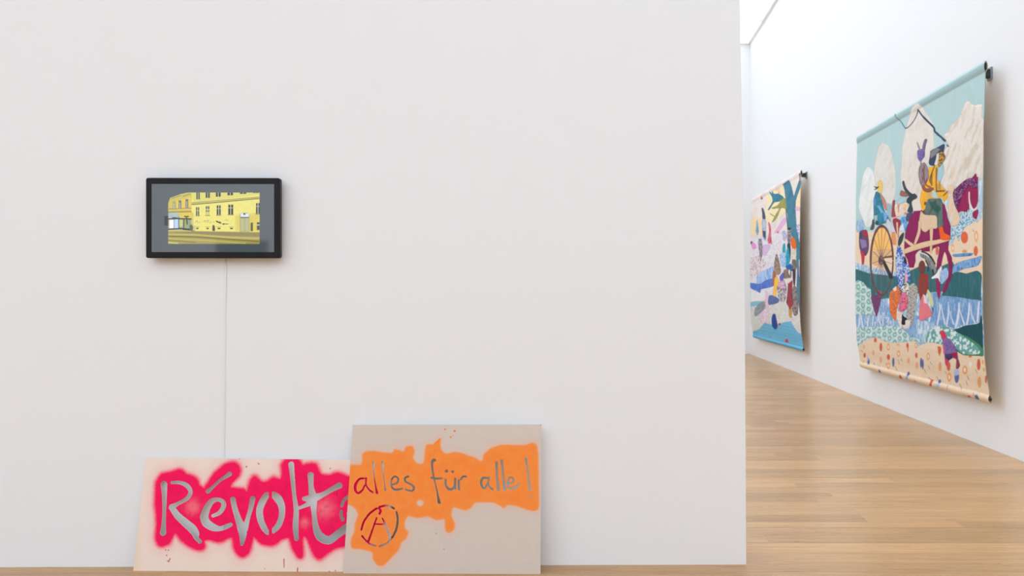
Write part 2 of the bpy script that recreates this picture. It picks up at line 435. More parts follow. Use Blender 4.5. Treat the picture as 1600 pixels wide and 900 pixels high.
O_OUT = [(40,292),(75,275),(125,272),(135,210),(190,198),(290,208),(312,188),(340,193),(362,200),(375,175),(410,170),(424,200),(415,235),(440,268),(475,262),(488,170),(520,160),(545,155),(568,128),(572,180),(600,213),(650,203),(700,213),(760,235),(803,252),(815,215),(860,180),(920,163),(1040,165),(1085,150),(1114,175),(1120,300),(1122,500),(1100,532),(1060,528),(1000,507),(950,498),(925,516),(900,502),(860,486),(800,485),(760,490),(740,517),(710,530),(670,518),(640,515),(630,560),(650,600),(645,640),(615,656),(598,640),(595,600),(590,578),(545,584),(500,565),(440,572),(390,562),(370,590),(368,630),(387,655),(375,690),(350,712),(330,760),(290,800),(250,840),(215,840),(190,800),(185,765),(130,750),(72,742),(66,700),(85,650),(90,600),(108,560),(95,525),(60,500),(40,480)]
def paint_orange(x, y):
    n = fbm(x / 1.3, y / 1.3, 31) - .5; n2 = fbm(x / 10, y / 10, 39) - .5
    base = lin((218, 204, 192)) * (1 + .05 * n + .02 * n2)[..., None]
    base = base * (1 + .03 * (vnoise(x / 9, y * 1.5, 44) - .5))[..., None]
    sd = sd_poly(smooth_poly([z2(p) for p in O_OUT]), x, y) + n2 * 1.5
    q = z2((455, 490)); sd = np.maximum(sd, 5.0 - np.hypot((x - q[0]) / 1.1, y - q[1]))
    halo = sstep(13, 0, sd) * .3
    c = paint(base, halo, (245, 180, 140))
    c = paint(c, sstep(2.6, -1.6, sd + .8 * (fbm(x, y, 36) - .5)), (255, 148, 66))
    c = paint(c, sstep(-1, -8, sd) * .5 * sstep(.35, .7, fbm(x / 9, y / 9, 47)), (255, 134, 54))
    for (px, py, r) in [(649, 85, 6), (595, 75, 5), (627, 118, 5), (640, 112, 3)]:
        c = paint(c, sstep(.6, -.4, sd_stroke([z2((px, py, r))], x, y)), (240, 130, 70))
    for s in [[(545, 155, 10), (566, 132, 5)]]:
        c = paint(c, sstep(.6, -.4, sd_stroke([z2(p) for p in s], x, y)), (255, 142, 58))
    for (px, py) in [(77, 50), (1134, 50), (545, 660), (590, 748)]:
        c = paint(c, .5 * sstep(.8, -.2, sd_stroke([z2((px, py, 3))], x, y)), (110, 90, 80))
    return c
O_STROKES = [
 [(138,351,6),(112,356,6),(92,385,8),(90,415,8),(104,434,7),(128,420,6),(142,392,5)], [(151,350,6),(150,385,5),(165,412,6),(188,430,6)],
 [(192,262,8),(195,330,4),(204,390,4),(212,432,8)], [(243,262,8),(249,330,4),(256,390,4),(260,416,6)],
 [(298,386,4),(325,376,5),(331,352,5),(312,340,5),(294,360,5),(292,392,5),(312,414,6),(355,408,5)],
 [(388,340,6),(370,350,6),(374,370,5),(408,388,6),(421,408,6),(405,422,5),(373,414,5)],
 [(535,248,9),(522,264,7),(529,330,5),(545,400,4),(557,460,6),(562,486,9)], [(518,348,5),(550,352,6),(578,350,4)],
 [(598,358,6),(600,390,6),(618,412,7),(640,408,6),(650,388,6)], [(652,352,6),(652,400,6),(654,412,4)],
 [(672,362,6),(672,400,7),(675,413,6)], [(684,356,6),(696,341,5),(712,341,6)], [(603,310,9)], [(638,314,8)],
 [(828,348,6),(808,350,7),(798,372,7),(806,400,7),(820,405,5),(832,380,4)], [(842,345,5),(838,380,5),(846,400,5),(862,412,6)],
 [(885,262,8),(888,340,6),(896,415,8)], [(914,252,8),(922,330,6),(931,414,8)],
 [(954,380,4),(980,370,5),(978,350,5),(962,346,5),(950,365,5),(948,392,6),(964,407,6),(990,402,6),(1013,380,5)],
 [(1050,240,7),(1062,320,5),(1073,412,8)], [(1079,450,6)],
 [(124,640,6),(140,592,6),(172,548,6),(210,520,6)], [(226,512,6),(258,506,7),(288,510,6),(307,521,6)],
 [(322,540,5),(329,585,6),(320,640,6),(299,684,5)], [(288,695,6),(262,720,6),(228,733,6)], [(203,730,6),(165,716,5),(128,676,6)],
 [(224,520,7),(232,534,8),(226,550,7)],[(210,574,5),(187,640,5),(163,708,7)], [(242,574,4),(268,630,8),(288,688,8)], [(196,608,5),(262,610,5)],
]
stencil_board('stencil_board', [(551.4, 663.9), (845.8, 663.2), (844.4, 896.8), (536.3, 895.8)],
    [floor_pt(536.3, 895.8), floor_pt(844.4, 896.8), wall_pt(551, 663.5, .030)],
    [[z2(p) for p in s] for s in O_STROKES], [], paint_orange,
    'grey cardboard stencil sprayed orange with cut-out words alles für alle! and circled A')

# ---------------------------------------------------------------- wall screen
D_TV = 4.262                                              # distance of its glass
def tvu(px): return (px - CX) / F * D_TV
def tvz(py): return EYE + (CY - py) / F * D_TV
tvx, tvzc = tvu(332.5), tvz(340.5)
tv = empty('wall_screen', (tvx, D_TV, tvzc)); tv.rotation_euler[2] = A_FW
tag(tv, 'black flat wall screen showing a yellow street building, hung on the white wall', 'screen')
x0, x1, zt, zb = tvu(228.3) - tvx, tvu(436.7) - tvx, tvz(277.9) - tvzc, tvz(403.2) - tvzc
bm = bmesh.new()                                          # rounded casing
def rounded_ring(bm, x0, x1, z0, z1, r, y, k=6):
    vs_ = []
    for cx, cz, a0 in ((x1 - r, z1 - r, 0), (x0 + r, z1 - r, 90), (x0 + r, z0 + r, 180), (x1 - r, z0 + r, 270)):
        for i in range(k + 1):
            a = math.radians(a0 + 90 * i / k); vs_.append(bm.verts.new((cx + r * math.cos(a), y, cz + r * math.sin(a))))
    return vs_
rings = [rounded_ring(bm, x0 + .003, x1 - .003, zb + .003, zt - .003, .008, 0), rounded_ring(bm, x0, x1, zb, zt, .011, .003),
         rounded_ring(bm, x0, x1, zb, zt, .011, .029), rounded_ring(bm, x0 + .004, x1 - .004, zb + .004, zt - .004, .009, .033)]
for a, b_ in zip(rings[:-1], rings[1:]):
    for i in range(len(a)): bm.faces.new((a[i], a[(i + 1) % len(a)], b_[(i + 1) % len(a)], b_[i]))
bm.faces.new(rings[0]); bm.faces.new(rings[-1][::-1])
bmesh.ops.recalc_face_normals(bm, faces=bm.faces)
casing = obj_bm('casing', bm, M_case, tv)
box('wall_mount', -.14, .14, .033, .078, -.12, .12, M_black, tv, bevel=.004)

zv = lambda p: (250 + p[0] / 9.0, 290 + p[1] / 9.0)
def paint_screen(x, y):
    X, Y = (x - 250) * 9, (y - 290) * 9
    grey = lin((104, 110, 114)); c = np.ones(x.shape + (3,)) * grey
    n = fbm(x / 1.2, y / 1.2, 61) - .5
    def poly(P, rgb, soft=5, a=1.0):
        nonlocal c
        c = paint(c, a * sstep(soft, -soft, sd_poly(P, X, Y)), rgb)
    def rect(a, b, d, e, rgb, soft=4, al=1.0): poly([(a, b), (d, b), (d, e), (a, e)], rgb, soft, al)
    def line(P, r, rgb, al=1.0):
        nonlocal c
        c = paint(c, al * sstep(4, -3, sd_stroke([(px, py, r) for px, py in P], X, Y)), rgb)
    poly([(120, 250), (150, 175), (300, 120), (420, 95), (1398, 98), (1398, 820), (120, 820)], (236, 226, 130), 4)
    poly([(120, 250), (150, 175), (300, 120), (420, 95), (450, 95), (440, 380), (120, 380)], (205, 192, 100), 10)
    poly([(230, 215), (440, 150), (440, 340), (240, 340)], (228, 202, 98), 12)
    rect(120, 380, 470, 640, (205, 195, 120), 14)
    poly([(270, 385), (450, 360), (450, 460), (280, 440)], (226, 200, 84), 10)
    poly([(120, 380), (260, 390), (290, 470), (120, 470)], (172, 190, 190), 14)
    poly([(470, 240), (1395, 130), (1395, 98), (450, 98)], (222, 214, 122), 8)
    poly([(1060, 420), (1398, 380), (1398, 650), (1060, 640)], (222, 205, 104), 30)
    # cornice
    line([(450, 245), (700, 222), (1390, 160)], 4, (120, 110, 70)); line([(450, 266), (750, 240), (1390, 180)], 6, (90, 84, 60))
    line([(130, 330), (440, 318)], 4, (140, 120, 60)); line([(120, 375), (440, 366)], 6, (130, 130, 100)); line([(170, 180), (290, 140)], 8, (150, 140, 90), .7); line([(330, 150), (420, 120)], 8, (150, 140, 90), .7)
    # upper windows
    for a, b, w in [(515, 192, 44), (645, 172, 54), (788, 155, 64), (950, 135, 74), (1125, 115, 84), (1310, 103, 70)]:
        rect(a - 6, 100, a + w + 6, b + 4, (190, 186, 120)); rect(a, 98, a + w, b, (62, 68, 62)); rect(a + w / 2 - 5, 98, a + w / 2 + 5, b, (200, 200, 160))
    for a, t, b, w, dk in [(508, 305, 420, 44, 1), (645, 290, 415, 50, .35), (798, 278, 412, 56, 1), (960, 268, 405, 68, 1), (1348, 245, 395, 55, 1)]:
        rect(a - 8, b, a + w + 8, b + 12, (150, 146, 96)); rect(a, t, a + w, b, (66, 74, 66) if dk == 1 else (205, 196, 118))
        if dk != 1: rect(a, t, a + w, t + 40, (96, 98, 70)); rect(a, t + 56, a + w, t + 80, (120, 116, 76))
        rect(a + w / 2 - 5, t, a + w / 2 + 5, b, (214, 212, 170)); rect(a, t + 42, a + w, t + 50, (206, 205, 160))
    for a, t, b in [(265, 208, 320), (362, 190, 315), (185, 225, 330)]:
        rect(a, t, a + 38, b, (98, 102, 96), 6, .9 if a > 200 else .4); rect(a + 12, t + 30, a + 24, b, (185, 190, 210), 5)
    # door with white fanlight
    poly([(1122, 650), (1122, 400), (1150, 385), (1230, 385), (1255, 400), (1258, 650)], (160, 160, 110), 5)
    rect(1130, 455, 1250, 645, (186, 186, 140)); rect(1188, 455, 1194, 645, (150, 150, 108)); rect(1132, 392, 1248, 440, (226, 230, 250), 4); rect(1172, 388, 1198, 412, (60, 60, 80))
    rect(1130, 440, 1250, 456, (130, 130, 104)); rect(1272, 520, 1305, 640, (104, 100, 72), 6); rect(1360, 515, 1398, 625, (92, 94, 80), 5); rect(1360, 545, 1398, 562, (200, 196, 170))
    # wall scribbles (illegible), vents, doorway
    for P in [[(490, 520), (520, 490), (530, 525)], [(545, 520), (560, 515)], [(615, 510), (640, 488), (640, 520)], [(655, 500), (685, 485), (670, 525)], [(700, 525), (720, 510)], [(745, 520), (762, 508)], [(905, 485), (950, 488)]]:
        line(P, 2.5, (120, 122, 90), .8)
    line([(795, 500), (830, 520), (855, 528)], 8, (70, 74, 60)); line([(800, 515), (850, 510)], 4, (80, 82, 66)); line([(885, 540), (905, 540)], 8, (74, 74, 60)); line([(920, 540), (955, 540)], 5, (110, 108, 76))
    for a in (512, 655, 810, 985): rect(a, 592, a + 30 + (a > 700) * 8, 612, (82, 76, 52)); line([(a - 20, 578), (a + 45, 578)], 3, (150, 140, 86), .7)
    poly([(735, 635), (738, 565), (750, 552), (765, 560), (775, 600), (772, 640)], (92, 86, 70), 5); rect(450, 560, 500, 640, (208, 200, 140), 12)
    # kiosk and lit panels at left
    rect(125, 470, 440, 620, (150, 160, 150), 8); rect(135, 480, 195, 600, (250, 245, 255), 5); rect(208, 470, 262, 600, (190, 215, 250), 6); rect(275, 480, 322, 580, (205, 205, 130), 6); rect(345, 470, 405, 600, (160, 170, 120), 8)
    line([(125, 470), (250, 465), (440, 470)], 8, (50, 60, 70)); line([(350, 435), (400, 435)], 8, (70, 74, 70)); line([(375, 440), (385, 540)], 9, (90, 96, 80)); line([(340, 480), (335, 610)], 5, (50, 54, 60)); line([(265, 440), (270, 600)], 4, (60, 70, 80)); line([(180, 452), (240, 455)], 6, (60, 70, 80))
    line([(125, 615), (300, 605), (440, 618)], 8, (60, 62, 60)); line([(330, 612), (430, 620)], 12, (62, 60, 50)); poly([(420, 560), (450, 545), (470, 590), (460, 640), (420, 630)], (110, 112, 90), 8); line([(450, 645), (480, 640)], 8, (110, 104, 80))
    # street
    poly([(120, 640), (480, 640), (1398, 655), (1398, 825), (120, 825)], (170, 160, 96), 6)
    poly([(120, 660), (500, 645), (1398, 660), (1398, 720), (700, 700)], (152, 138, 92), 8)
    line([(125, 690), (500, 690), (1000, 730), (1395, 742)], 10, (196, 186, 106)); line([(125, 712), (500, 722), (1390, 785)], 6, (118, 108, 62)); line([(125, 745), (600, 768), (1200, 810)], 7, (196, 188, 106)); line([(125, 770), (500, 800)], 5, (140, 132, 74)); line([(125, 800), (250, 812)], 10, (206, 200, 120))
    inside = sstep(4, -4, sd_poly([(120, 98), (1398, 98), (1398, 820), (120, 820)], X, Y))[..., None]
    out = np.ones_like(c) * grey
    c = out * (1 - inside) + c * inside
    rect(66, 430, 120, 560, (38, 42, 60), 6)
    c = np.clip(c * (1 + .16 * n[..., None] * inside), 0, 1)
    return np.clip(c - np.array([.078, .076, .078]) + .02 * inside * (c[..., :1] > .3), 0, 1)
sx0, sx1, sy0, sy1 = 237.6, 427.9, 287.6, 393.9
nx, ny = 420, 236
gx, gy = np.meshgrid(np.linspace(sx0, sx1, nx), np.linspace(sy0, sy1, ny))
scol = paint_screen(gx, gy)
W = np.stack([(gx - CX) / F * D_TV - tvx, np.full(gx.shape, -.0004), EYE + (CY - gy) / F * D_TV - tvzc], -1)
mesh_np('display', W.reshape(-1, 3), tris_of(nx, ny), M_screen, tv, scol.reshape(-1, 3), smooth=False)

# cable down the wall
def tube(name, pts, r, mat, parent=None, n=10, flat=1.0):
    bm = bmesh.new(); prev = None
    for k, p in enumerate(pts):
        p = np.array(p); a = np.array(pts[max(k - 1, 0)]); b_ = np.array(pts[min(k + 1, len(pts) - 1)])
        t = b_ - a; t = t / np.linalg.norm(t); up = np.array([0, 1, 0]) if abs(t[1]) < .9 else np.array([1, 0, 0])
        s = np.cross(t, up); s /= np.linalg.norm(s); q = np.cross(s, t)
        ring = [bm.verts.new(p + r * (math.cos(2 * math.pi * i / n) * s + flat * math.sin(2 * math.pi * i / n) * q)) for i in range(n)]
        if prev:
            for i in range(n): bm.faces.new((prev[i], prev[(i + 1) % n], ring[(i + 1) % n], ring[i]))
        else: bm.faces.new(ring[::-1])
        prev = ring
    bm.faces.new(prev); bmesh.ops.recalc_face_normals(bm, faces=bm.faces)
    return obj_bm(name, bm, mat, parent, smooth=True)
cp = [(352.6, 398), (352.6, 420), (352.2, 450), (351.4, 500), (351.0, 540), (350.3, 600), (350.2, 640), (349.6, 690), (349.2, 740), (349.2, 800), (349.3, 870), (349.3, 884)]
pts = [wall_pt(a, b_, .003) for a, b_ in cp]
cb = tube('power_cable', pts, .0055, M_cable, flat=.5)
tag(cb, 'thin white cable running down the wall below the screen', 'cable')

# ---------------------------------------------------------------- tapestries
KZ = np.array([.30, .44, .60, .70, .87, 1.3, 2.0, 3.0, 3.66]); KX = np.array([3.712, 3.705, 3.686, 3.667, 3.647, 3.631, 3.628, 3.64, 3.658])
SC = .984; KX = KX * SC; KZ = EYE + (KZ - EYE) * SC
def Xc(z): return np.interp(z, KZ, KX)
Z_TOP = EYE + (3.648 - EYE) * SC
exec_origin = {'A': (1330,160,8.1818), 'B': (1440,90,8.1818), 'C': (1440,190,8.1818), 'D': (1330,260,8.1818), 'E': (1440,270,8.1818), 'F': (1330,340,8.1818),
  'G': (1440,350,8.1818), 'H': (1330,440,8.1818), 'I': (1440,450,8.1818), 'J': (1330,525,8.1818), 'K': (1440,530,8.1818),
  'L': (1165,260,9.0), 'M': (1165,350,9.0), 'N': (1165,440,7.5), 'P': (0,0,1.0)}
def Q(key, *pts):
    ox, oy, s = exec_origin[key]; out = []
    for p in pts: out.append((ox + p[0] / s, oy + p[1] / s) + ((p[2] / s,) if len(p) > 2 else ()))
    return out
def px_to_dz(px, py, lift=0.0):
    z = np.full(np.shape(px), 2.0)
    for _ in range(6):
        d = (Xc(z) - lift) * F / (px - CX); z = EYE + (CY - py) / F * d
    return d, z
def ell(px, py, rx, ry, n=14, w=0.0):
    return [(px + rx * math.cos(2 * math.pi * i / n), py + ry * math.sin(2 * math.pi * i / n)) for i in range(n)]
def qell(key, x, y, rx, ry):
    ox, oy, s = exec_origin[key]; return ell(ox + x / s, oy + y / s, rx / s, ry / s)

def pattern(kind, rgb, rgb2, x, y, seed):
    n = fbm(x / 1.6, y / 2.4, seed) - .5; nv = fbm(x / 1.0, y / 9, seed + 3) - .5
    c = np.ones(x.shape + (3,)) * lin(rgb)
    if kind == 'speckle': c = paint(c, sstep(.50, .60, fbm(x / 1.3, y / 1.9, seed + 5)), rgb2)
    elif kind == 'brush': c = paint(c, .8 * sstep(.4, .85, fbm(x / 4.0 + y / 12, y / 22 - x / 20, seed + 5)), rgb2)
    elif kind == 'wave': c = paint(c, sstep(.5, .66, fbm(x / 1.1, y / 7, seed + 5)), rgb2)
    elif kind == 'ring':
        xs = x + 1.5 * (fbm(x / 6, y / 6, seed + 2) - .5); ys = y + 3 * (fbm(x / 6, y / 6, seed + 4) - .5)
        d = np.hypot(((xs / 8.2) % 1 - .5) * 8.2, ((ys / 11.5 + .5 * (np.floor(xs / 8.2) % 2)) % 1 - .5) * 8.2)
        c = paint(c, sstep(3.3, 2.7, d) * sstep(1.0, 1.6, d) * .95, rgb2)
        c = paint(c, .5 * sstep(.52, .62, fbm(x / 1.6, y / 2.2, seed + 8)), rgb2)
    elif kind == 'lace':
        c = paint(c, sstep(.46, .54, fbm(x / 2.6, y / 4.0, seed + 5, 2)), rgb2)
    elif kind == 'check':
        c = paint(c, ((np.floor(x / 1.1 + .3 * np.sin(y / 2)) + np.floor(y / 1.6)) % 2) * .85, rgb2)
    elif kind == 'vfold': c = paint(c, .5 * sstep(.5, .75, fbm(x / 1.4, y / 22, seed + 5)), rgb2)
    elif kind == 'stripe': c = paint(c, .45 * sstep(.0, .7, np.sin(y * 1.28 + (x - 1213) * -.30)), rgb2)
    return c * (1 + .12 * n + .06 * nv)[..., None]

class Tapestry:
    def __init__(s, label, px0, px1, d0, d1, z0f, res, gx_cloth, hem, seed, ripple):
        s.label = label; s.d0, s.d1 = d0, d1; s.res = res; s.items = []; s.seed = seed; s.ripple = ripple; s.hem = hem; s.base = gx_cloth; s.px0, s.px1 = px0, px1; s.zb = z0f
    def patch(s, name, P, rgb, kind='plain', rgb2=None, puff=.004, sm=True, label=None):
        s.items.append(('p', name, smooth_poly(P) if sm else P, rgb, kind, rgb2, puff, label))
    def d(s, P, rgb, soft=.45, a=1.0, kind='plain', rgb2=None):        # printed or stitched detail, polygon
        s.items.append(('d', P, rgb, soft, a, kind, rgb2))
    def l(s, P, rgb, a=1.0, soft=.4):                                  # stitched line
        s.items.append(('l', smooth_path(P), rgb, soft, a))
    def details(s, c, x, y, k0):
        for k, it in enumerate(s.items):
            if k < k0 or it[0] == 'p': continue
            P = np.asarray(it[1])[:, :2]; r = 4
            if it[0] == 'l': r += np.asarray(it[1])[:, 2].max()
            m = (x > P[:, 0].min() - r) & (x < P[:, 0].max() + r) & (y > P[:, 1].min() - r) & (y < P[:, 1].max() + r)
            if not m.any(): continue
            xs, ys = x[m], y[m]
            if it[0] == 'd':
                sd = sd_poly(it[1], xs, ys); w = it[4] * sstep(it[3], -it[3], sd)
                cc = pattern(it[5], it[2], it[6], xs, ys, s.seed + k)
            else:
                sd = sd_stroke(it[1], xs, ys); w = it[4] * sstep(it[3], -it[3], sd); cc = np.ones(xs.shape + (3,)) * lin(it[2])
            c[m] = c[m] * (1 - w[:, None]) + cc * w[:, None]
        return c
    def surf(s, d, z):
        return Xc(z) + s.ripple(d, z)
    def build(s):
        Y0 = .5 * (s.d0 + s.d1)
        root = empty('hanging_tapestry', (3.58, Y0, s.zb)); tag(root, s.label, 'tapestry', None)
        org = np.array([3.58, Y0, s.zb])
        npx = int((s.px1 - s.px0) / s.res); nz = int((Z_TOP - s.zb) / (s.res * (s.d0 + s.d1) / 2 / F))
        pxs = np.linspace(s.px0, s.px1, npx); dd = 3.658 * SC * F / (pxs - CX); dd[0] = s.d1; dd[-1] = s.d0
        zz = np.linspace(Z_TOP, s.zb, nz)
        D, Z = np.meshgrid(dd, zz)
        x = CX + F * Xc(Z) / D; y = CY - (Z - EYE) / D * F
        c = s.base(x, y, D, Z); c = s.details(c, x, y, 0)
        edge = .012 * (fbm(D * 3, Z * 0 + 2.5, s.seed) - .5)
        X = s.surf(D, Z)
        # top and bottom hems wrap round their rods
        X = X - .012 * np.sin(np.pi * np.clip((Z_TOP - Z) / .11, 0, 1)) - .016 * np.sin(np.pi * np.clip((Z - s.zb) / .075, 0, 1))
        Z2 = Z + edge * np.clip((s.zb + .5 - Z) / .5, 0, 1)
        V = np.stack([X, D + .008 * (fbm(Z * 4, D, s.seed + 9) - .5), Z2], -1)
        cloth = mesh_np('cloth', V.reshape(-1, 3) - org, tris_of(npx, nz), M_cloth, root, np.clip(c.reshape(-1, 3), 0, 1))
        so = cloth.modifiers.new('thickness', 'SOLIDIFY'); so.thickness = .003; so.offset = 0
        hx0, hy0, hr = s.px0 - 20, 60, .8
        HX, HY = np.meshgrid(np.arange(hx0, s.px1 + 24, hr), np.arange(hy0, 660, hr)); H = np.zeros(HX.shape)
        for k, it in enumerate(s.items):
            if it[0] != 'p': continue
            _, name, P, rgb, kind, rgb2, puff, lab = it
            P = np.asarray(P); r = s.res
            ax = np.arange(P[:, 0].min() - 2 * r, P[:, 0].max() + 3 * r, r); ay = np.arange(P[:, 1].min() - 2 * r, P[:, 1].max() + 3 * r, r)
            x, y = np.meshgrid(ax, ay)
            sd = sd_poly(P, x, y); x, y, sd = snap(x, y, sd, r)
            tr = tris_of(len(ax), len(ay)); tr = tr[sd.ravel()[tr].mean(1) < 0]
            if not len(tr): continue
            c = pattern(kind, rgb, rgb2, x, y, s.seed + k); 
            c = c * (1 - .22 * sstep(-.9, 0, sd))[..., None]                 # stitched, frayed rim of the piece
            c = s.details(c, x, y, k + 1)
            rise = lambda xx, yy, ss: .0016 + puff * .32 * sstep(0, -4, ss) * (.6 + .8 * fbm(xx / 14, yy / 18, s.seed + k))
            Hm = H.copy()
            for sy in (-1, 0, 1):
                for sx in (-1, 0, 1): Hm = np.maximum(Hm, np.roll(np.roll(H, sy, 0), sx, 1))
            fi = np.clip((x - hx0) / hr, 0, H.shape[1] - 1.001); fj = np.clip((y - hy0) / hr, 0, H.shape[0] - 1.001)
            i0 = fi.astype(int); j0 = fj.astype(int); u = fi - i0; v = fj - j0
            Hs = (Hm[j0, i0] * (1 - u) + Hm[j0, i0 + 1] * u) * (1 - v) + (Hm[j0 + 1, i0] * (1 - u) + Hm[j0 + 1, i0 + 1] * u) * v
            lift = Hs + rise(x, y, sd)
            m = (HX > P[:, 0].min() - 1) & (HX < P[:, 0].max() + 1) & (HY > P[:, 1].min() - 1) & (HY < P[:, 1].max() + 1)
            hs = sd_poly(P, HX[m], HY[m]); H[m] = np.where(hs < .4, np.maximum(Hm[m], 0) * 1.0 + rise(HX[m], HY[m], hs), H[m])
            d, z = px_to_dz(x, y, lift); d = np.clip(d, s.d0 - .012, s.d1 + .01); z = np.clip(z, s.zb + .01, Z_TOP - .01)
            X = s.surf(d, z) - lift - .016 * np.sin(np.pi * np.clip((z - s.zb) / .075, 0, 1))
            X = X - .012 * np.sin(np.pi * np.clip((Z_TOP - z) / .11, 0, 1))
            V = np.stack([X, d, z], -1)
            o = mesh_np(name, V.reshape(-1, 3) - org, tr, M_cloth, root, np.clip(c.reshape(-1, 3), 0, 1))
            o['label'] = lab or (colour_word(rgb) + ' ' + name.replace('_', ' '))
        # plain cream lining behind the patchwork
        DL, ZL = np.meshgrid(np.linspace(s.d1, s.d0, 90), np.concatenate([np.linspace(Z_TOP, Z_TOP - .12, 10), np.linspace(Z_TOP - .16, s.zb + .12, 40), np.linspace(s.zb + .08, s.zb, 10)]))
        XL = s.surf(DL, ZL) + .006 + .018 * np.sin(np.pi * np.clip((Z_TOP - ZL) / .11, 0, 1)) + .014 * np.sin(np.pi * np.clip((ZL - s.zb) / .075, 0, 1))
        mesh_np('lining', np.stack([XL, DL, ZL], -1).reshape(-1, 3) - org, tris_of(90, 60), M_lining, root)
        # rods
        xt = 3.658 * SC
        box('hanging_bar', xt + .002 - org[0], xt + .010 - org[0], s.d0 + .004 - org[1], s.d1 - .01 - org[1], Z_TOP - .080 - org[2], Z_TOP - .016 - org[2], M_black, root)
        zb = s.zb + .037 - org[2]; xb = float(Xc(s.zb + .04)) + .002 - org[0]
        tube('bottom_rod', [(xb, s.d0 - .006 - org[1], zb), (xb, s.d1 - .01 - org[1], zb)], .013, M_black, root, 12)
        for y in (s.d0 + .225, s.d1 - .225):
            bm = bmesh.new(); zc = 3.551 - org[2]; vs_ = []
            for xx, hh, ww in ((xt + .012, .016, .012), (3.66, .030, .024), (3.742, .040, .030)):
                vs_.append([bm.verts.new((xx - org[0], y - org[1] + sy * ww, zc + sz * hh)) for sy, sz in ((-1, -1), (1, -1), (1, 1), (-1, 1))])
            for a, b2 in zip(vs_[:-1], vs_[1:]):
                for q in range(4): bm.faces.new((a[q], a[(q + 1) % 4], b2[(q + 1) % 4], b2[q]))
            bm.faces.new(vs_[0]); bm.faces.new(vs_[-1][::-1]); bmesh.ops.recalc_face_normals(bm, faces=bm.faces)
            b_ = obj_bm('bracket', bm, M_black, root)
            box('wall_plate', 3.741 - org[0], 3.7595 - org[0], y - .038 - org[1], y + .038 - org[1], 3.49 - org[2], 3.61 - org[2], M_plate, b_, bevel=.002)
        return root

PALETTE = {'white': (228,228,226), 'cream': (224,214,200), 'tan': (224,190,154), 'grey': (140,140,140), 'black': (35,35,40), 'navy blue': (58,66,98), 'blue': (60,100,180), 'light blue': (140,172,208),
  'pale blue': (176,200,226), 'aqua blue': (112,182,213), 'teal': (60,130,142), 'dark teal': (40,95,100), 'green': (72,140,104), 'olive green': (164,158,88), 'pale green': (206,222,216), 'yellow': (236,180,60), 'orange': (232,110,40),
  'red': (176,52,58), 'maroon': (145,30,86), 'purple': (120,90,150), 'pink': (224,160,196), 'rose pink': (222,120,140), 'brown': (115,75,68), 'taupe brown': (160,140,120)}
def colour_word(rgb):
    return min(PALETTE, key=lambda k: sum((a - b) ** 2 for a, b in zip(PALETTE[k], rgb)))
#---- first tapestry
def base1(x, y, D, Z):
    n = fbm(x / 1.5, y / 8, 71) - .5
    c = np.ones(x.shape + (3,)) * lin((178, 203, 202)); c = c * (1 + .05 * n + .05 * (fbm(D * 9, Z * .7, 77) - .5))[..., None]
    c = paint(c, sstep(Z_TOP - .105, Z_TOP - .1, Z), (156, 182, 180)); c = paint(c, sstep(Z_TOP - .03, Z_TOP - .02, Z), (184, 206, 204))  # doubled hem cloth is darker; light on its rounded top edge is painted in
    def zone(P, rgb, kind='plain', rgb2=None, soft=.6):
        nonlocal c
        w = sstep(soft, -soft, sd_poly(P, x, y))[..., None]; c = c * (1 - w) + pattern(kind, rgb, rgb2, x, y, 90 + len(P)) * w
    zone([(1330, 362), (1412, 362), (1412, 380), (1480, 370), (1500, 352), (1545, 335), (1545, 440), (1330, 425)], (232, 206, 176))
    zone([(1330, 410), (1348, 412), (1360, 418), (1400, 426), (1440, 420), (1484, 420), (1484, 470), (1330, 500)], (148, 178, 206), 'wave', (215, 225, 232))
    zone(Q('F', (40, 648), (230, 710), (400, 730), (560, 750), (700, 700), (900, 610)) + Q('G', (200, 560), (400, 480), (480, 640), (400, 900), (0, 900)) + Q('H', (500, 290), (370, 250), (40, 60)), (52, 102, 108), 'vfold', (80, 130, 135))
    zone([(1330, 455), (1360, 470), (1440, 458), (1545, 450), (1545, 560), (1330, 560)], (145, 178, 208), 'wave', (222, 230, 234))
    zone(Q('J', (60, 160), (180, 60), (230, 30), (330, 20), (430, 70), (520, 90), (700, 80), (850, 60)) + Q('K', (0, 60), (90, 40), (160, 45), (250, 60), (440, 150), (540, 200), (700, 215), (820, 210), (1000, 215), (1000, 1000)) + Q('J', (0, 1000)), (232, 208, 180), 'plain', None, .5)
    return c
def ripple1(d, z):
    t = sstep(Z_TOP, Z_TOP - .5, z)
    r = .010 * (fbm(d * 2.6 + z * .15, z * .28, 201) - .5) + .006 * (fbm(d * 9, z * .6, 211) - .5)
    fold = -.010 * np.exp(-((d - 7.71 + (Z_TOP - z) * .55) / .05) ** 2) * sstep(Z_TOP - .08, Z_TOP - .2, z) * sstep(Z_TOP - .8, Z_TOP - .35, z)
    return r * (.35 + .65 * t) + fold
T = Tapestry('patchwork tapestry with clouds, maroon horse and brown spoked wheel, nearer on side wall', 1340, 1540, 7.475 * SC, 11.1 * SC, .461, .8, base1, None, 300, ripple1)
p, d, l = T.patch, T.d, T.l
CR = (224, 217, 207)
p('cloud_patch', Q('D',(220,5),(250,30),(285,80),(302,180),(312,330),(292,420),(288,560),(278,700),(240,765),(200,778),(172,740),(140,650),(110,590),(95,520),(105,400),(125,270),(150,120),(180,50),(200,12)), (229,230,225), 'brush', (214,215,208))
p('cloud_patch', Q('A',(400,512),(365,545),(330,640),(300,760),(290,850))+Q('D',(290,100),(302,180),(312,330),(385,350),(450,480),(500,500),(530,430),(555,370),(572,250),(566,100))+Q('A',(560,850),(530,700),(490,570),(450,535)), (221,215,206), 'brush', (209,201,190))
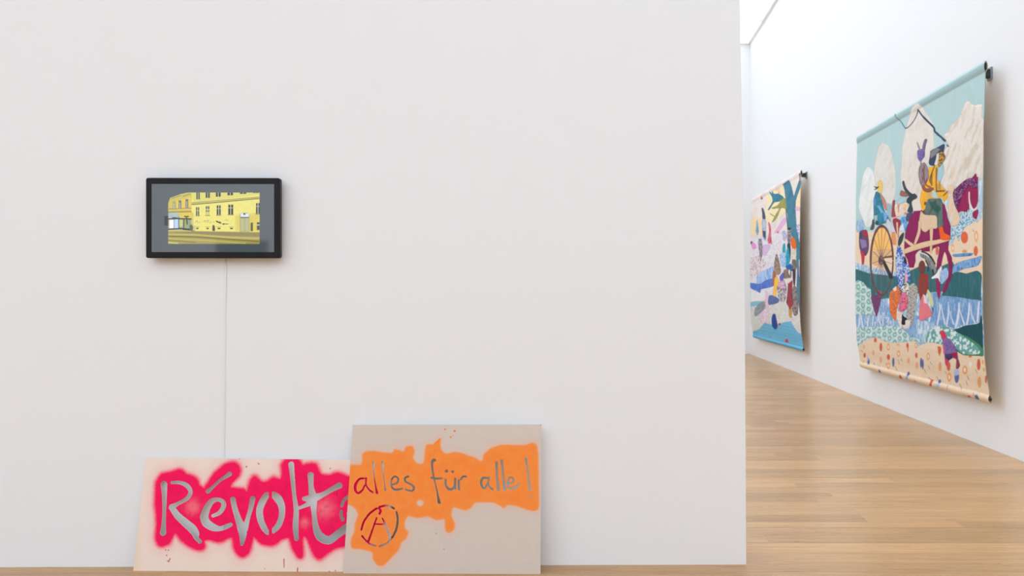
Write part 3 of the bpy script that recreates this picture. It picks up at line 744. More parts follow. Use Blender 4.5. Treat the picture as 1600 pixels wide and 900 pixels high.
p('cloud_patch', Q('A',(780,85),(740,200),(690,370),(645,600),(638,850))+Q('D',(630,20),(630,180),(650,300),(740,420),(780,570),(890,575),(1000,560))+Q('C',(60,620),(95,560),(110,380),(156,330),(152,170))+Q('B',(150,870),(120,800),(60,700),(0,612),(-50,585)), (224,215,204), 'brush', (212,203,190))
p('cloud_patch', Q('B',(600,552),(555,580),(520,650),(480,760),(400,840),(350,890))+Q('C',(330,130),(280,170),(300,230),(340,300),(280,380),(302,480),(270,540),(290,650),(250,740),(240,800),(330,890),(400,905),(450,860),(560,770),(640,720),(690,690),(740,730),(778,740),(784,600),(790,300),(796,0))+Q('B',(798,880),(795,800),(770,750),(775,600),(700,602),(640,592)), (226,217,205), 'brush', (201,186,165), .012)
d(Q('C',(700,280),(720,330),(640,500),(600,600),(570,600),(600,450)), (204,186,160), 2.5, .6)
d(Q('C',(400,600),(430,640),(400,780),(370,740)), (228,205,175), 2, .6)
# ground strips on the right
p('sky_patch', Q('E',(715,150),(735,100),(775,90),(778,500),(745,600),(700,640),(690,590),(715,500)), (172,192,208), 'wave', (215,222,228))
p('cloth_patch', Q('E',(500,500),(600,455),(650,480),(690,590),(640,650),(560,690),(520,760),(470,880))+Q('G',(440,130),(420,200),(375,275),(355,250),(380,100),(400,20),(480,-60)), (196,214,222), 'speckle', (92,150,180))
p('cloth_patch', Q('G',(395,390),(520,375),(650,372),(640,400),(590,412),(430,422)), (96,152,195), 'wave', (60,120,175))
p('water_patch', Q('G',(395,650),(385,600),(430,510),(560,460),(700,425),(755,405),(768,435),(720,530),(620,560),(530,580),(440,625)), (132,168,208), 'wave', (66,126,185))
p('meadow_patch', Q('G',(390,650),(450,612),(520,622),(570,632),(640,612),(712,598),(768,655),(758,800),(756,900))+Q('I',(758,165),(640,152),(490,125),(320,108),(255,95),(290,20))+Q('G',(350,820)), (46,100,106), 'vfold', (78,128,132), .006)
p('lace_patch', Q('H',(52,10),(150,5),(200,65),(250,105),(262,300),(292,430),(180,432),(56,442)), (205,222,216), 'ring', (112,166,156))
p('water_patch', Q('H',(66,440),(180,425),(290,425),(335,380),(365,245),(430,270),(485,290),(522,460),(505,560),(330,582),(130,622),(72,605)), (126,162,205), 'wave', (190,205,222))
p('water_patch', Q('I',(150,50),(255,95),(320,100),(490,118),(640,146),(756,165),(764,330),(745,432),(640,455),(500,475),(420,512),(340,492),(190,476),(60,470),(-60,420),(60,300),(140,250)), (112,152,197), 'wave', (150,185,215))
for s_ in [[(225,190,5),(232,280,8),(200,470,10)],[(246,210,5),(270,330,7),(300,460,10)],[(342,180,4),(350,300,8),(322,490,11)],[(362,300,4),(385,380,5),(412,460,8)],[(478,190,6),(468,350,12),(436,500,12)],[(485,280,4),(512,370,7),(545,462,10)],[(606,190,8),(598,330,12),(575,460,11)],[(624,220,4),(640,350,7),(678,440,9)],[(732,175,7),(722,300,14),(712,430,12)],[(110,350,8),(95,440,10),(85,520,8)]]:
    l(Q('I', *s_), (222, 228, 238), .9)
for s_ in [[(100,460,6),(100,540,9),(80,610,8)],[(130,440,6),(140,520,8),(160,600,8)],[(210,450,4),(215,540,8),(200,600,6)],[(285,440,5),(270,560,7)],[(340,400,6),(345,480,7),(380,560,7)],[(410,400,4),(400,560,6)],[(440,460,5),(480,470,6),(450,520,5)],[(300,520,6),(310,620,5)]]:
    l(Q('H', *s_), (222, 230, 240), .85)
p('water_patch', Q('H',(690,470),(800,430),(900,470),(920,760),(740,720),(690,640))+Q('H',(640,600)), (140,175,208), 'wave', (92,148,195))
p('water_patch', Q('I',(-60,400),(60,420),(170,470),(80,590),(55,700),(0,722),(-60,740),(-70,560)), (150,185,212), 'wave', (210,222,232))
p('lace_patch', Q('H',(72,622),(180,580),(340,572),(500,560),(620,580),(700,640),(760,700),(860,735),(900,740),(890,790),(840,765),(700,772),(520,782),(430,765),(330,712),(210,722),(140,770),(85,815)), (212,226,222), 'ring', (116,172,172))
p('grass_patch', Q('I',(430,530),(560,600),(690,668),(782,740),(787,868),(720,868),(600,864),(520,852),(440,780)), (72,140,104), 'plain', None)
p('lace_patch', Q('I',(55,705),(60,590),(190,485),(340,500),(470,560),(560,640),(690,730),(745,800),(725,845),(560,850),(500,825),(440,775),(330,740),(250,722),(120,695)), (214,228,228), 'lace', (104,165,158))
p('hill_patch', Q('I',(415,532),(480,512),(560,480),(700,458),(742,432),(755,335),(772,400),(782,600),(778,765),(735,722),(640,655),(560,612),(470,572)), (22,76,82), 'vfold', (40,96,98), .007)
# printed fruit and flower motifs on the lower cloth
def mot(key, lst, rgb, ring=False):
    for (a, b_, rx, ry) in lst:
        d(qell(key, a, b_, rx, ry), rgb, .55, .95)
        if ring: d(qell(key, a, b_, rx * .45, ry * .5), (245, 225, 200), .5, .9)
RED, ORG, BLU = (205,84,56), (226,158,98), (78,98,160)
mot('J', [(310,52,18,30),(380,142,18,56),(175,245,15,32),(475,270,20,38),(722,120,15,34),(726,165,7,40),(832,248,15,36)], RED)
mot('J', [(475,140,20,48),(475,382,20,44),(608,225,22,44),(828,120,18,38)], ORG, True)
mot('J', [(285,215,14,35),(380,305,15,42),(735,315,16,40),(838,375,17,48),(165,140,10,30),(160,330,10,18),(600,110,26,12)], (226,170,124))
mot('J', [(225,325,15,42),(540,335,15,62),(892,340,14,64),(375,460,15,30),(735,485,16,30)], BLU)
mot('J', [(645,530,20,34),(318,462,22,12)], RED); mot('J', [(825,590,16,34)], ORG)
d(Q('J',(205,260),(215,250),(230,300),(215,320)), (170,180,225), .5, .9); d(Q('J',(715,520),(745,505),(735,560),(710,560)), (140,170,220), .5, .9)
d(Q('K',(205,90),(245,95),(258,130),(232,222),(212,170)), (212,98,62)); mot('K', [(350,345,26,62),(730,325,24,76),(825,515,12,52),(622,222,24,12)], RED)
mot('K', [(85,220,22,52),(360,485,28,62),(555,395,32,58)], ORG, True); mot('K', [(238,350,20,60),(740,552,25,74),(800,390,15,26),(785,290,12,30)], (222,160,104))
mot('K', [(14,320,14,66),(455,480,28,82),(235,540,18,26),(720,752,26,38)], BLU); d(Q('K',(420,385),(480,385),(485,450),(440,470),(418,430)), (180,192,228), .6, .9); d(Q('K',(205,570),(250,565),(245,615),(205,615)), (165,190,228), .6, .9)
d(Q('K',(115,510),(160,525),(145,600),(100,600),(128,555)), (214,92,60)); mot('K', [(612,748,26,28)], RED); mot('K', [(622,325,18,40)], (236,228,218))
for key, ss in (('J', [[(290,340),(300,370)],[(565,385),(590,440)],[(130,180),(150,205)],[(440,350),(452,370)],[(600,300),(620,360)],[(640,290),(650,320)]]), ('K', [[(30,380),(60,440)],[(85,340),(100,380)],[(110,290),(130,320)],[(570,540),(590,590)],[(585,470),(605,520)],[(490,570),(520,640)],[(690,390),(712,435)],[(300,410),(325,440)],[(90,490),(120,515)],[(195,480),(220,520)],[(350,590),(350,640)],[(675,690),(700,735)],[(545,705),(580,735)]])):
    for s_ in ss: l(Q(key, *[(a, b_, 4) for a, b_ in s_]), (120, 108, 110), .7)
# motifs at right of the horse
mot('G', [(545,172,46,78),(690,345,29,66)], (218,92,50)); mot('G', [(695,160,26,76),(402,310,18,52)], (228,165,110), True); mot('G', [(548,350,32,22)], (205,150,105)); l(Q('G',(650,70,3),(665,95,3)), (90,80,80)); 
# left figures
p('cloth_patch', Q('D',(72,700),(140,680),(172,760),(140,830),(72,835)), (142,172,205), 'wave', (180,200,220))
p('figure_patch', Q('F',(105,190),(140,160),(200,160),(222,250),(227,400),(190,492),(160,460),(110,410),(98,300)), (112,66,92), 'speckle', (90,80,120))
d(Q('F',(145,180),(200,165),(215,250),(170,235)), (172,42,64)); d(Q('F',(108,275),(190,290),(202,370),(140,395)), (138,122,165)); d(Q('F',(105,190),(135,190),(135,260),(108,270)), (62,60,85))
p('cloth_patch', Q('F',(115,425),(172,460),(165,592),(138,592),(130,500)), (192,52,78))
p('figure_patch', Q('D',(270,680),(300,690),(290,800),(240,810),(262,740)), (84,82,82))
p('figure_patch', Q('D',(315,325),(365,342),(400,480),(440,600),(492,660),(502,725),(440,725),(330,755),(288,700),(285,600),(283,430)), (62,132,142), 'speckle', (50,112,140))
d(Q('D',(285,430),(310,400),(320,470),(290,520)), (75,140,195)); d(Q('D',(330,500),(360,500),(420,590),(380,600)), (110,175,210)); d(Q('D',(345,590),(400,620),(390,710),(350,690)), (50,140,165)); d(Q('D',(410,580),(460,600),(450,690),(420,700)), (120,165,215)); d(Q('D',(290,630),(335,625),(330,700),(300,720)), (160,190,180)); d(Q('D',(310,690),(345,700),(345,745),(315,740)), (50,72,72))
p('figure_patch', Q('D',(348,200),(372,172),(398,210),(402,280),(382,340),(345,332),(338,260)), (226,198,110), 'speckle', (238,180,80))
l(Q('D',(290,258,5),(325,272,9),(345,262,7)), (42,42,48)); l(Q('D',(295,297,5),(325,285,7)), (42,42,48))
p('figure_patch', Q('D',(380,355),(430,420),(462,540),(440,560),(398,470),(370,380)), (188,140,125), 'speckle', (150,120,115)); d(Q('D',(415,470),(445,460),(462,545),(435,545)), (215,130,100))
p('figure_patch', Q('D',(450,480),(505,490),(525,600),(500,680),(470,640)), (160,182,188), 'plain')
p('figure_patch', Q('D',(450,690),(480,678),(562,820),(545,852),(490,835),(450,760)), (204,206,212), 'plain')
p('cloth_patch', Q('D',(515,850),(560,850),(570,1000),(520,985)), (222,150,95))
p('figure_patch', Q('D',(530,438),(562,440),(552,520),(570,640),(518,650),(515,580)), (155,72,76), 'plain')
p('figure_patch', Q('D',(560,480),(640,450),(725,470),(722,560),(690,590),(640,640),(575,640),(552,560)), (232,214,202), 'speckle', (222,190,165))
d(Q('D',(592,490),(612,490),(608,590),(598,590)), (205,135,100)); d(Q('D',(680,480),(715,490),(700,540),(680,520)), (236,190,110)); d(Q('D',(525,648),(600,640),(580,670),(530,682)), (228,150,172))
p('figure_patch', Q('D',(575,442),(640,385),(702,385),(718,440),(650,470),(590,482)), (170,196,202), 'plain')
p('figure_patch', Q('D',(618,352),(640,305),(720,340),(742,372),(700,388),(630,378)), (152,102,88), 'plain')
p('figure_patch', Q('D',(528,685),(570,662),(645,705),(612,800),(608,900),(590,900),(540,765)), (150,52,62), 'plain')
p('figure_patch', Q('D',(628,678),(690,638),(718,750),(702,832),(655,800)), (112,168,215), 'speckle', (70,130,190))
d(Q('D',(640,760),(662,720),(682,822),(620,812)), (216,222,228)); d(Q('D',(690,585),(722,600),(712,622),(684,615)), (226,98,62))
p('figure_patch', Q('D',(718,600),(785,580),(760,650),(720,712),(698,665)), (76,82,112), 'plain')
p('figure_patch', Q('D',(652,200),(675,182),(702,270),(760,338),(790,352),(812,345),(848,395),(780,438),(772,480),(788,575),(716,580),(745,490),(708,460),(715,410),(738,382),(690,320),(660,250)), (56,68,70), 'brush', (84,100,102))
l(Q('F',(585,70,11),(590,200,10),(585,360,10)), (216,180,150))
p('cloth_patch', Q('F',(610,250),(665,190),(680,210),(655,310),(610,370),(595,330)), (60,68,66), 'plain')
# horse
BODY = [(1427.8,329.7),(1438,329),(1448,322),(1472,316),(1478,322),(1481,340),(1486,353),(1485,371),(1482.8,378)] + Q('G',(345,330),(390,430),(397,560),(385,680),(330,830),(290,890),(265,860),(290,780),(342,690),(345,600),(352,540),(320,400),(295,352),(270,430),(245,545),(185,592),(195,480),(215,370),(225,300),(150,310),(130,352),(0,352)) + Q('F',(830,470),(820,560),(800,640),(740,640),(720,540),(680,460),(680,350),(690,200)) + [(1414.3,364),(1420.5,343)]
p('horse_body_patch', BODY, (140,30,86), 'vfold', (122,26,84), .008, sm=False)
p('horse_leg_patch', Q('G',(188,690),(228,700),(238,800),(245,900))+Q('I',(242,60),(225,145),(200,95),(185,0)), (152,32,88))
p('horse_head_patch', Q('E',(400,270),(430,210),(520,120),(600,70),(640,70),(690,2),(702,60),(720,45),(714,150),(720,300),(712,420),(682,472),(650,455),(622,400),(608,330),(606,440),(572,500),(500,492),(465,522),(430,440),(412,330)), (152,32,82), 'vfold', (128,26,80), .008, sm=False)
p('horse_head_patch', Q('E',(715,468),(718,520),(690,592),(650,560),(655,500)), (150,32,80))
p('mane_patch', Q('E',(400,270),(430,210),(520,120),(600,70),(660,75),(708,130),(690,200),(640,190),(600,165),(550,220),(500,330),(455,455),(425,400)), (96,34,84), 'speckle', (148,98,140), .008)
for s_ in [[(545,480,6),(545,540,3)],[(575,480,6),(580,545,3)],[(600,440,6),(600,500,3)]]: l(Q('E', *s_), (90, 30, 70))
l(Q('E',(606,250,8),(610,370,9),(650,470,10),(700,445,9),(722,380,6)), (226,216,212))
p('strap_patch', Q('E',(325,180),(380,148),(418,200),(402,270),(420,400),(482,540),(484,620),(452,672),(400,682),(368,620),(338,480),(350,300)), (224,196,168), 'brush', (224,214,204), .006)
l(Q('E',(345,280,10),(308,400,9),(330,490,10)), (224,214,206))
p('cloth_patch', Q('E',(-10,490),(30,530),(130,540),(192,560),(196,700),(142,716),(100,722),(50,757),(5,735),(-32,640)), (222,192,158), 'plain', None, .006)
p('strap_patch', Q('G',(104,60),(142,60),(136,200),(130,372),(104,372),(106,200)), (225,192,154))
p('strap_patch', Q('F',(670,410),(800,350),(900,318))+Q('G',(90,215),(180,205),(350,168),(358,212),(180,262),(0,312))+Q('F',(800,422),(680,467)), (226,192,154), sm=False)
p('strap_patch', Q('F',(690,268),(800,345),(770,368),(692,305)), (226,192,156))
p('strap_patch', Q('F',(862,40),(892,60),(882,200),(828,335),(800,330),(850,170)), (224,190,154))
# rider
p('figure_patch', Q('E',(75,350),(130,320),(240,330),(267,400),(267,520),(274,700),(200,702),(190,562),(130,535),(100,542),(28,527),(50,430)), (98,114,108), 'brush', (52,84,76))
d(Q('E',(85,345),(130,380),(180,340),(190,400),(250,460),(200,520),(150,480),(110,430)), (40,84,74), 1, .9)
p('boot_patch', Q('G',(218,45),(270,38),(290,110),(362,150),(358,197),(250,202),(230,150)), (236,92,28), 'brush', (235,70,40))
p('figure_patch', Q('C',(205,600),(250,535),(275,560),(272,650),(252,740),(225,780),(195,760),(188,680)), (164,198,208), 'plain')
ROBE = Q('C',(88,592),(190,545),(202,600),(190,740),(215,762),(255,830))+Q('E',(262,180),(300,215),(322,240),(342,270),(332,330),(290,372),(250,312),(200,332),(95,332),(60,352),(52,420),(42,470),(5,490),(-25,350),(-5,230),(20,190),(15,120),(60,60),(80,-20))
p('robe_patch', ROBE, (236,168,42), 'speckle', (240,180,60), .006, sm=False)
for s_ in [[(165,-100,6),(110,60,9),(110,130,7)],[(185,-60,8),(182,120,8),(185,240,8)],[(190,235,12),(290,232,10)],[(130,0,8),(125,160,8)],[(225,120,5),(228,210,5)],[(280,290,8),(330,240,8)],[(145,190,5),(150,260,5)]]: l(Q('E', *s_), (92, 72, 50), .9)
d(Q('E',(70,240),(120,260),(130,310),(80,330)), (200,170,110), .6, .9); d(Q('E',(30,375),(60,370),(55,410),(30,415)), (130,60,40)); d(Q('E',(195,140),(240,150),(240,210),(195,210)), (180,140,75), 1, .7)
p('figure_patch', Q('E',(130,235),(160,225),(212,310),(190,328),(130,312)), (184,202,194))
p('shield_patch', Q('C',(0,535),(40,525),(78,600),(85,720),(45,800),(10,845),(-25,780),(-42,680),(-32,580)), (146,132,138), 'wave', (118,88,88))
l(Q('C',(30,560,8),(25,690,10),(50,800,10),(110,840,12)), (138,74,56), .9)
p('figure_patch', Q('E',(20,155),(60,200),(132,188),(142,215),(100,247),(40,242),(0,190)), (150,86,66))
p('figure_patch', Q('C',(88,530),(108,420),(110,378),(190,332),(282,285),(294,330),(272,402),(205,402),(190,450),(162,552),(118,562)), (58,68,96), 'plain', None, .007)
d(Q('C',(112,385),(190,336),(235,352),(172,425),(112,475)), (128,128,122)); 
p('figure_patch', Q('C',(190,408),(218,425),(212,540),(160,552),(180,470)), (216,212,208))
p('figure_patch', Q('C',(220,402),(270,388),(302,450),(282,502),(210,592),(203,520),(215,460)), (118,86,54), 'speckle', (200,150,60))
l(Q('C',(325,300,9),(340,318,9)), (74,70,90)); l(Q('C',(285,400,5),(300,330,5),(310,270,6)), (216,196,190), .8)
p('plume_patch', Q('P',(1433,236),(1437,233.5),(1440,232.5),(1444.3,236),(1444.3,244),(1441,249),(1438.5,252.5),(1434,248)), (106,86,152), 'speckle', (130,110,170))
p('plume_patch', Q('P',(1441.2,228),(1444.6,217.5),(1448.6,218),(1446.4,226),(1444,237),(1441,236)), (122,108,134))
l([(1433,222.5,.8),(1435.2,229,1.3),(1437,234,1.2)], (132,126,124)); l([(1438.5,251,1.0),(1438.8,262,1.3)], (140,124,122))
# rope over the sky
l(Q('A',(570,158,9),(575,175,4),(640,250,5),(690,325,6),(715,325,6),(770,275,6),(830,180,6),(855,95,8)), (40,62,88), 1, .3)
l(Q('A',(855,95,10),(900,160,10)) + Q('B',(60,800,13),(150,890,12)) + Q('C',(170,130,13),(250,200,14),(298,245,15)), (44,66,94), 1, .3)
# lower middle figures
p('cloth_patch', Q('F',(820,480),(870,420),(905,430),(905,600),(838,622)), (226,206,190))
p('cloth_patch', Q('G',(240,600),(330,560),(348,640),(330,700),(250,772),(232,700)), (168,192,222), 'wave', (110,150,200))
p('cloth_patch', Q('G',(165,320),(200,290),(222,300),(212,400),(190,480),(170,420)), (224,206,190)); mot('G', [(196,342,20,58)], (214,88,54))
p('bird_patch', Q('G',(-20,365),(60,368),(112,420),(172,520),(184,600),(140,655),(118,580),(70,500),(40,450),(-10,420)), (142,144,144), 'wave', (110,112,112))
l(Q('G',(0,350,8),(60,372,9),(120,425,12),(170,510,10)), (34,36,40)); l(Q('G',(55,470,8),(85,540,8),(80,600,7)), (40,42,44)); l(Q('G',(140,590,14),(150,650,10)), (44,46,48)); l(Q('G',(-30,362,6),(60,395,6),(90,425,4)), (228,226,222))
p('boot_patch', Q('G',(240,542),(258,570),(232,640),(236,782),(215,702),(190,692),(128,702),(128,680),(180,640)), (234,228,228))
p('figure_patch', ell(1440.5,417.5,5.6,10.5), (112,62,58))
p('figure_patch', Q('P',(1436,430),(1449,428),(1451,448),(1446,462),(1438,470),(1435,450)), (160,52,46), 'speckle', (110,70,60))
p('figure_patch', Q('I',(20,80),(62,110),(82,210),(132,340),(40,402),(-30,412),(-25,200),(0,120)), (226,128,112), 'speckle', (222,110,150))
d(Q('I',(20,80),(60,110),(80,200),(30,190)), (232,216,222), .8, .9)
p('figure_patch', Q('I',(80,15),(120,80),(156,200),(132,242),(100,180),(70,60)), (206,208,158)); d(Q('I',(130,240),(152,262),(145,342)), (62,72,76))
p('figure_patch', Q('F',(588,368),(650,400),(668,480),(702,560),(742,640),(755,812),(700,805),(690,725),(650,900))+Q('H',(630,95),(595,60),(600,0))+Q('F',(575,740),(565,560)), (54,92,182), 'speckle', (196,208,228))
d(Q('F',(560,500),(640,500),(662,640),(640,760),(592,740),(570,650)), (190,206,226), 1, .9, 'speckle', (60,90,170)); d(Q('F',(690,480),(715,560),(705,600),(672,560)), (34,38,56)); d(Q('F',(690,720),(715,720),(725,800),(690,850)), (232,168,180))
p('figure_patch', Q('H',(630,100),(700,5),(745,60),(722,180),(640,162)), (232,222,212), 'speckle', (60,60,70))
p('figure_patch', Q('H',(510,120),(560,70),(590,60),(622,110),(625,200),(602,300),(585,360),(572,492),(548,490),(500,400),(490,300),(488,170)), (226,126,62), 'speckle', (205,96,62), .006)
d(Q('H',(530,90),(570,60),(580,110),(545,125)), (228,212,196)); d(Q('H',(510,150),(560,150),(560,240),(520,230)), (190,100,80), 1.2, .7)
p('figure_patch', Q('H',(628,180),(680,138),(722,180),(734,300),(702,362),(640,392),(608,350)), (222,120,150), 'speckle', (190,60,90))
p('figure_patch', Q('H',(580,380),(640,392),(660,400),(650,560),(640,600),(590,500)), (232,220,212), 'speckle', (230,200,190))
p('figure_patch', Q('H',(738,60),(800,20),(850,100),(835,250),(795,480),(765,565),(700,605),(652,592),(700,480),(722,300),(730,150)), (212,206,196), 'check', (40,40,44), .006)
d(Q('H',(640,540),(700,480),(760,500),(740,600),(680,610)), (224,218,212), 1, .9)
p('cat_patch', Q('H',(655,398),(672,440),(720,480),(692,500),(690,552),(645,545),(648,480)), (30,30,36))
p('cloth_patch', Q('H',(258,180),(380,180),(372,260),(332,432),(312,432),(270,280)), (122,66,104), 'speckle', (98,60,100)); d(Q('H',(340,110),(390,130),(372,200),(350,182)), (172,72,98))
# wheel
WX, WY = 1377.5, 406.8
p('wheel_disc_patch', [q for q in ell(WX, WY, 16.8, 52, 40) if q[1] < 392.5], (245,192,112), 'brush', (240,180,98), .003, sm=False)
p('wheel_disc_patch', Q('F',(262,440),(512,405),(520,490),(420,520),(380,600),(280,600)), (224,180,134), 'plain', None, .002)
ring = ell(WX, WY, 18.6, 56, 48); inner = ell(WX + .3, WY + .6, 15.9, 52.0, 48)
p('wheel_rim_patch', ring + [ring[0], inner[0]] + inner[::-1], (112,78,74), 'brush', (86,58,56), .003, sm=False)
for a in range(0, 360, 24):
    ra = math.radians(a + 6); l([(WX - .8, WY - .5, .45), (WX + 16 * math.cos(ra), WY + 52 * math.sin(ra), .35)], (104, 72, 66), .9)
l(Q('F',(400,530,16),(440,620,22),(510,760,24)), (52,44,46)); l(Q('F',(420,510,12),(530,495,14)), (110,78,62))
p('wheel_hub_patch', qell('F', 378, 545, 34, 62), (96,68,68), 'speckle', (130,100,110), .003)
# purple fish
p('fish_patch', Q('I',(232,552),(282,545),(322,620),(402,700),(442,770))+Q('K',(458,160),(470,260),(492,330),(470,377),(443,372),(447,270),(400,240),(345,285),(322,345),(305,300),(292,200),(280,120))+Q('I',(268,680),(250,620)), (134,108,160), 'speckle', (110,88,150), .008)
d(Q('I',(232,552),(284,548),(322,620),(285,665),(250,612)), (216,52,76), .6); d(Q('K',(300,190),(400,180),(400,245),(350,270),(305,250)), (58,46,84), 1.2, .85); d(Q('K',(388,175),(452,165),(462,260),(400,225)), (162,34,64), .8); d(Q('K',(448,262),(475,262),(492,330),(470,377),(443,372)), (146,64,76), .6); d(Q('K',(270,60),(292,90),(300,190),(285,190)), (205,90,130), 1); d(Q('K',(300,250),(345,270),(322,345),(305,320)), (205,60,90), .8)
T.build()

#---- second tapestry
def base2(x, y, D, Z):
    c = pattern('brush', (234, 222, 213), (224, 206, 200), x, y, 500)
    def zone(P, rgb, kind='plain', rgb2=None, soft=1.0):
        nonlocal c
        w = sstep(soft, -soft, sd_poly(P, x, y))[..., None]; c = c * (1 - w) + pattern(kind, rgb, rgb2, x, y, 590 + len(P)) * w
    zone(Q('L',(290,410),(520,260),(560,440),(560,640),(380,780),(280,800)), (241,225,180))
    zone(Q('L',(700,330),(800,300),(800,570),(700,570)), (240,220,182))
    zone(Q('L',(60,780),(110,700),(300,760),(300,1000),(60,960)), (241,214,170), soft=3)
    zone([(1165, 372), (1262, 352), (1262, 560), (1165, 560)], (228,222,224), 'speckle', (214,205,214), 4)
    zone([(1160, 520), (1270, 535), (1270, 580), (1160, 580)], (112,182,213), 'stripe', (94,160,195), .4)
    zone(Q('M',(60,480),(200,440),(300,560),(200,700),(60,760)), (226,214,214), 'speckle', (190,165,170))
    return c
def ripple2(d, z):
    return .012 * (fbm(d * 1.7, z * .3, 401) - .5) + .006 * (fbm(d * 6, z * .6, 411) - .5)
T = Tapestry('patchwork tapestry with teal tree trunk over pale blue water, farther down the side wall', 1174.5, 1252, 14.12 * SC, 18.56 * SC, .452, .5, base2, None, 700, ripple2)
p, d, l = T.patch, T.d, T.l
p('cloth_patch', Q('N',(65,110),(170,130),(210,90),(232,150),(180,232),(62,242)), (230,229,226))
p('cloth_patch', Q('N',(62,290),(110,390),(150,400),(182,470),(172,552),(78,592)), (216,216,209), 'speckle', (204,204,198))
p('cloth_patch', Q('N',(150,400),(230,310),(272,280),(284,485),(180,475)), (226,206,216), 'speckle', (212,188,202))
p('cloth_patch', Q('N',(62,240),(182,230),(192,262),(66,292)), (128,192,208))
p('rock_patch', Q('N',(102,395),(110,310),(200,228),(242,260),(212,332),(130,402)), (152,156,161), 'speckle', (130,136,144))
p('cloth_patch', Q('N',(238,120),(278,180),(268,310),(232,295)), (223,192,207))
p('water_patch', Q('N',(78,585),(160,560),(222,482),(280,500),(370,500),(430,480),(532,462),(572,540),(622,602),(674,600),(684,835),(500,795),(250,735),(140,690),(80,662)), (112,182,213), 'stripe', (94,160,195), .008, sm=False)
p('cloth_patch', Q('N',(275,330),(320,270),(400,248),(470,218),(512,300),(512,380),(542,425),(620,368),(662,500),(668,602),(620,602),(575,540),(535,468),(430,485),(370,503),(280,485),(268,400)), (219,217,210), 'speckle', (205,204,198))
p('figure_patch', Q('N',(303,440),(320,382),(352,388),(376,520),(352,562),(310,522)), (40,70,142))
d(qell('N',398,500,13,16), (190,50,70)); d(Q('N',(455,690),(490,668),(508,712),(480,715)), (205,50,80)); d(qell('N',260,535,10,10), (180,150,180), .5, .7); d(qell('N',285,655,12,8), (120,140,150), .5, .7)
p('water_patch', Q('M',(170,700),(290,640),(400,600),(400,770),(280,790),(200,842),(150,830)), (176,200,232), 'wave', (130,165,220))
p('water_patch', Q('M',(68,828),(200,842),(280,792),(390,768),(400,850))+Q('N',(335,0),(322,55),(232,80),(182,92),(170,132),(130,112),(62,78)), (82,116,198), 'wave', (104,135,208))
p('cloth_patch', Q('N',(270,170),(320,160),(388,200),(382,248),(268,272)), (98,118,164), 'speckle', (80,98,150))
p('figure_patch', Q('N',(370,40),(462,15),(484,100),(462,222),(400,232),(380,150)), (138,124,124), 'speckle', (205,200,205))
p('figure_patch', Q('N',(555,60),(622,100),(614,372),(565,392),(540,250)), (152,136,132), 'speckle', (100,90,90))
p('figure_patch', Q('N',(508,300),(546,320),(542,425),(508,402)), (196,152,88))
p('leaf_patch', Q('L',(500,428),(552,450),(602,520),(612,600),(590,662),(560,602),(500,592),(442,722),(400,772),(368,785),(430,660),(468,592),(380,597),(368,580),(440,550),(490,490)), (164,158,88), 'speckle', (146,142,74))
l(Q('L',(345,665,5),(400,700,7)), (140,138,84))
p('tree_patch', Q('L',(528,250),(615,188),(650,290),(680,420),(715,300),(748,203),(780,208),(767,310),(732,400),(707,480),(702,600),(714,800))+Q('M',(730,60),(745,200),(777,330),(782,440),(748,560),(758,650),(768,780))+Q('N',(658,0),(653,150),(668,300),(675,530),(650,475),(630,330),(610,150),(592,0))+Q('M',(718,860),(725,650),(712,480),(718,350),(700,250),(650,170),(600,60))+Q('L',(600,880),(588,680),(558,450),(545,330)), (72,130,150), 'brush', (58,112,134), .008, sm=False)
l(Q('L',(770,105,10),(765,150,7),(765,210,9)), (96,92,82)); l(Q('L',(570,600,7),(580,720,8),(595,860,7)), (58,72,88))
p('bird_patch', Q('L',(338,348),(368,380),(374,342),(398,385),(460,383),(512,410),(532,440),(480,492),(400,512),(342,602),(308,612),(375,500),(370,430),(345,390)), (60,126,148), 'brush', (48,104,128))
d(Q('L',(455,390),(468,345),(478,385)), (200,60,50)); d(Q('L',(212,460),(230,415),(245,450),(230,470)), (190,60,80))
d(Q('L',(410,330),(480,290),(500,380),(470,385)), (236,190,180), 1.2, .7)
p('cloth_patch', Q('L',(548,718),(568,780),(482,900),(430,935),(405,930),(440,870)), (226,176,210)); d(qell('M',455,118,14,14), (196,90,140))
p('cloth_patch', Q('L',(705,568),(790,585),(790,622),(705,622)), (224,178,206))
p('figure_patch', Q('L',(145,900),(163,725),(188,900))+Q('M',(192,100),(165,165),(142,100)), (128,174,194), 'speckle', (104,150,180), sm=False)
p('figure_patch', Q('L',(223,588),(245,588),(270,650),(278,742),(240,745),(233,650)), (78,78,98))
p('figure_patch', Q('L',(238,742),(287,760),(292,900))+Q('M',(292,0),(278,235),(243,180),(228,0)), (192,196,212), 'speckle', (160,165,190))
d(Q('M',(238,90),(282,100),(286,222),(245,172)), (62,78,114), .8)
p('figure_patch', Q('L',(318,768),(352,830),(357,900))+Q('M',(362,200),(377,282),(313,272),(308,220),(330,100),(318,0)), (202,74,104), 'speckle', (222,130,130), sm=False)
p('bird_patch', Q('M',(60,262),(90,248),(142,290),(152,342),(100,352),(78,292)), (226,148,198)); d(qell('M',76,260,20,20), (112,50,62))
p('figure_patch', Q('M',(178,230),(222,208),(242,330),(236,440),(212,522),(190,400)), (166,150,156), 'speckle', (110,100,115))
p('cloth_patch', Q('M',(248,300),(332,288),(342,332),(282,442),(238,430),(236,380)), (206,188,216), 'speckle', (222,170,210))
p('figure_patch', Q('M',(515,110),(560,100),(580,180),(560,240),(525,220)), (215,185,205), 'speckle', (150,170,200))
p('figure_patch', Q('M',(588,80),(602,50),(642,70),(642,150),(652,200),(640,250),(600,282),(583,180)), (120,112,114), 'speckle', (170,160,170)); d(qell('M',614,66,29,18), (46,48,52))
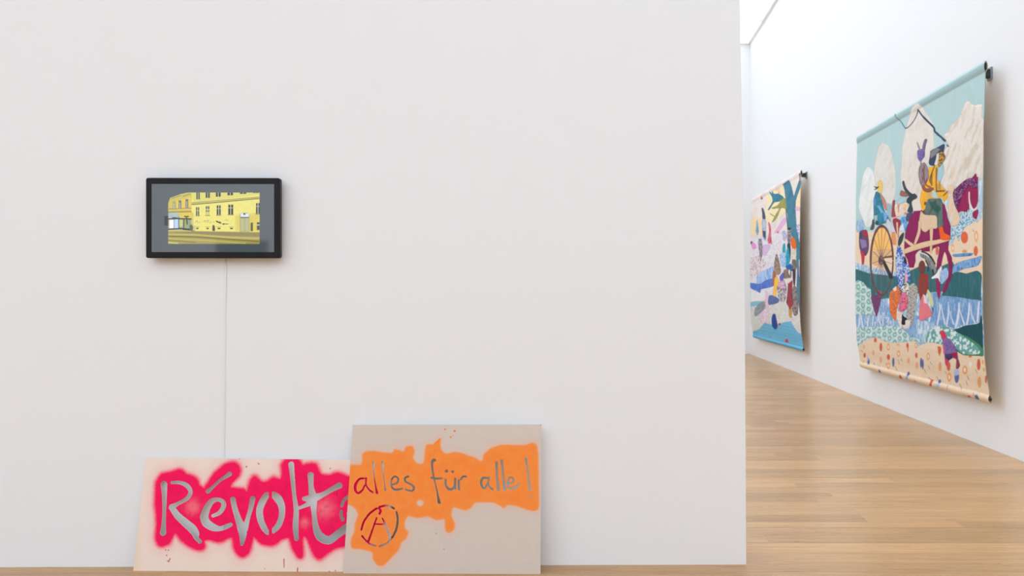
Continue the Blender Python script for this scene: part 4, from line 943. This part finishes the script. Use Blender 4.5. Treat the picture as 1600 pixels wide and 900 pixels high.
p('figure_patch', Q('M',(588,278),(632,278),(632,480),(612,542),(588,400)), (44,64,80))
p('shield_patch', Q('M',(640,210),(680,188),(717,280),(702,367),(665,352),(638,290)), (226,108,38))
p('figure_patch', Q('M',(638,350),(716,372),(702,502),(648,492)), (222,212,198), 'speckle', (200,195,180))
p('figure_patch', Q('M',(523,300),(556,268),(562,402),(518,404)), (26,162,172)); p('figure_patch', Q('M',(572,380),(600,330),(624,480),(604,602),(560,602)), (30,150,178), 'wave', (70,170,190))
p('figure_patch', Q('M',(568,600),(642,558),(664,662),(590,642)), (44,98,172)); p('cloth_patch', Q('M',(478,440),(550,400),(572,500),(560,602),(500,592)), (178,202,228), 'speckle', (140,172,215))
p('figure_patch', Q('M',(408,500),(440,415),(482,560),(494,680),(450,722),(400,662)), (168,144,120), 'speckle', (120,100,90)); p('figure_patch', Q('M',(388,655),(432,722),(402,862),(378,850)), (168,108,78))
p('figure_patch', Q('M',(535,650),(640,640),(640,760),(545,770)), (150,128,110), 'speckle', (90,80,90)); d(Q('M',(605,640),(628,650),(622,720),(605,700)), (232,228,226))
p('figure_patch', Q('M',(408,760),(440,728),(474,800),(462,850),(440,900))+Q('N',(372,60),(357,182),(320,162),(330,60)), (245,192,84), sm=False)
p('figure_patch', Q('M',(478,740),(532,678),(534,782),(490,802)), (104,98,184)); p('figure_patch', Q('M',(470,820),(540,790),(545,900),(470,900)), (222,180,196), 'speckle', (160,120,190))
p('figure_patch', Q('M',(664,618),(702,618),(704,760),(690,892),(668,800)), (78,48,58)); p('figure_patch', Q('M',(658,500),(722,520),(712,642),(660,622)), (134,124,108), 'speckle', (90,84,80))
p('figure_patch', Q('M',(555,775),(636,758),(636,805),(555,835)), (226,216,200)); p('figure_patch', Q('M',(610,830),(662,788),(664,900))+Q('N',(552,20),(546,120),(562,262),(520,332),(478,250),(490,120),(495,20)), (176,60,62), 'speckle', (90,70,80), sm=False)
p('cloth_patch', Q('M',(750,500),(778,500),(778,600),(750,600)), (228,226,230)); p('cloth_patch', Q('M',(750,600),(778,600),(778,730),(752,730)), (222,160,205))
p('cloth_patch', Q('M',(715,40),(770,20),(778,320),(750,200)), (226,214,218), 'speckle', (150,160,210))
T.build()
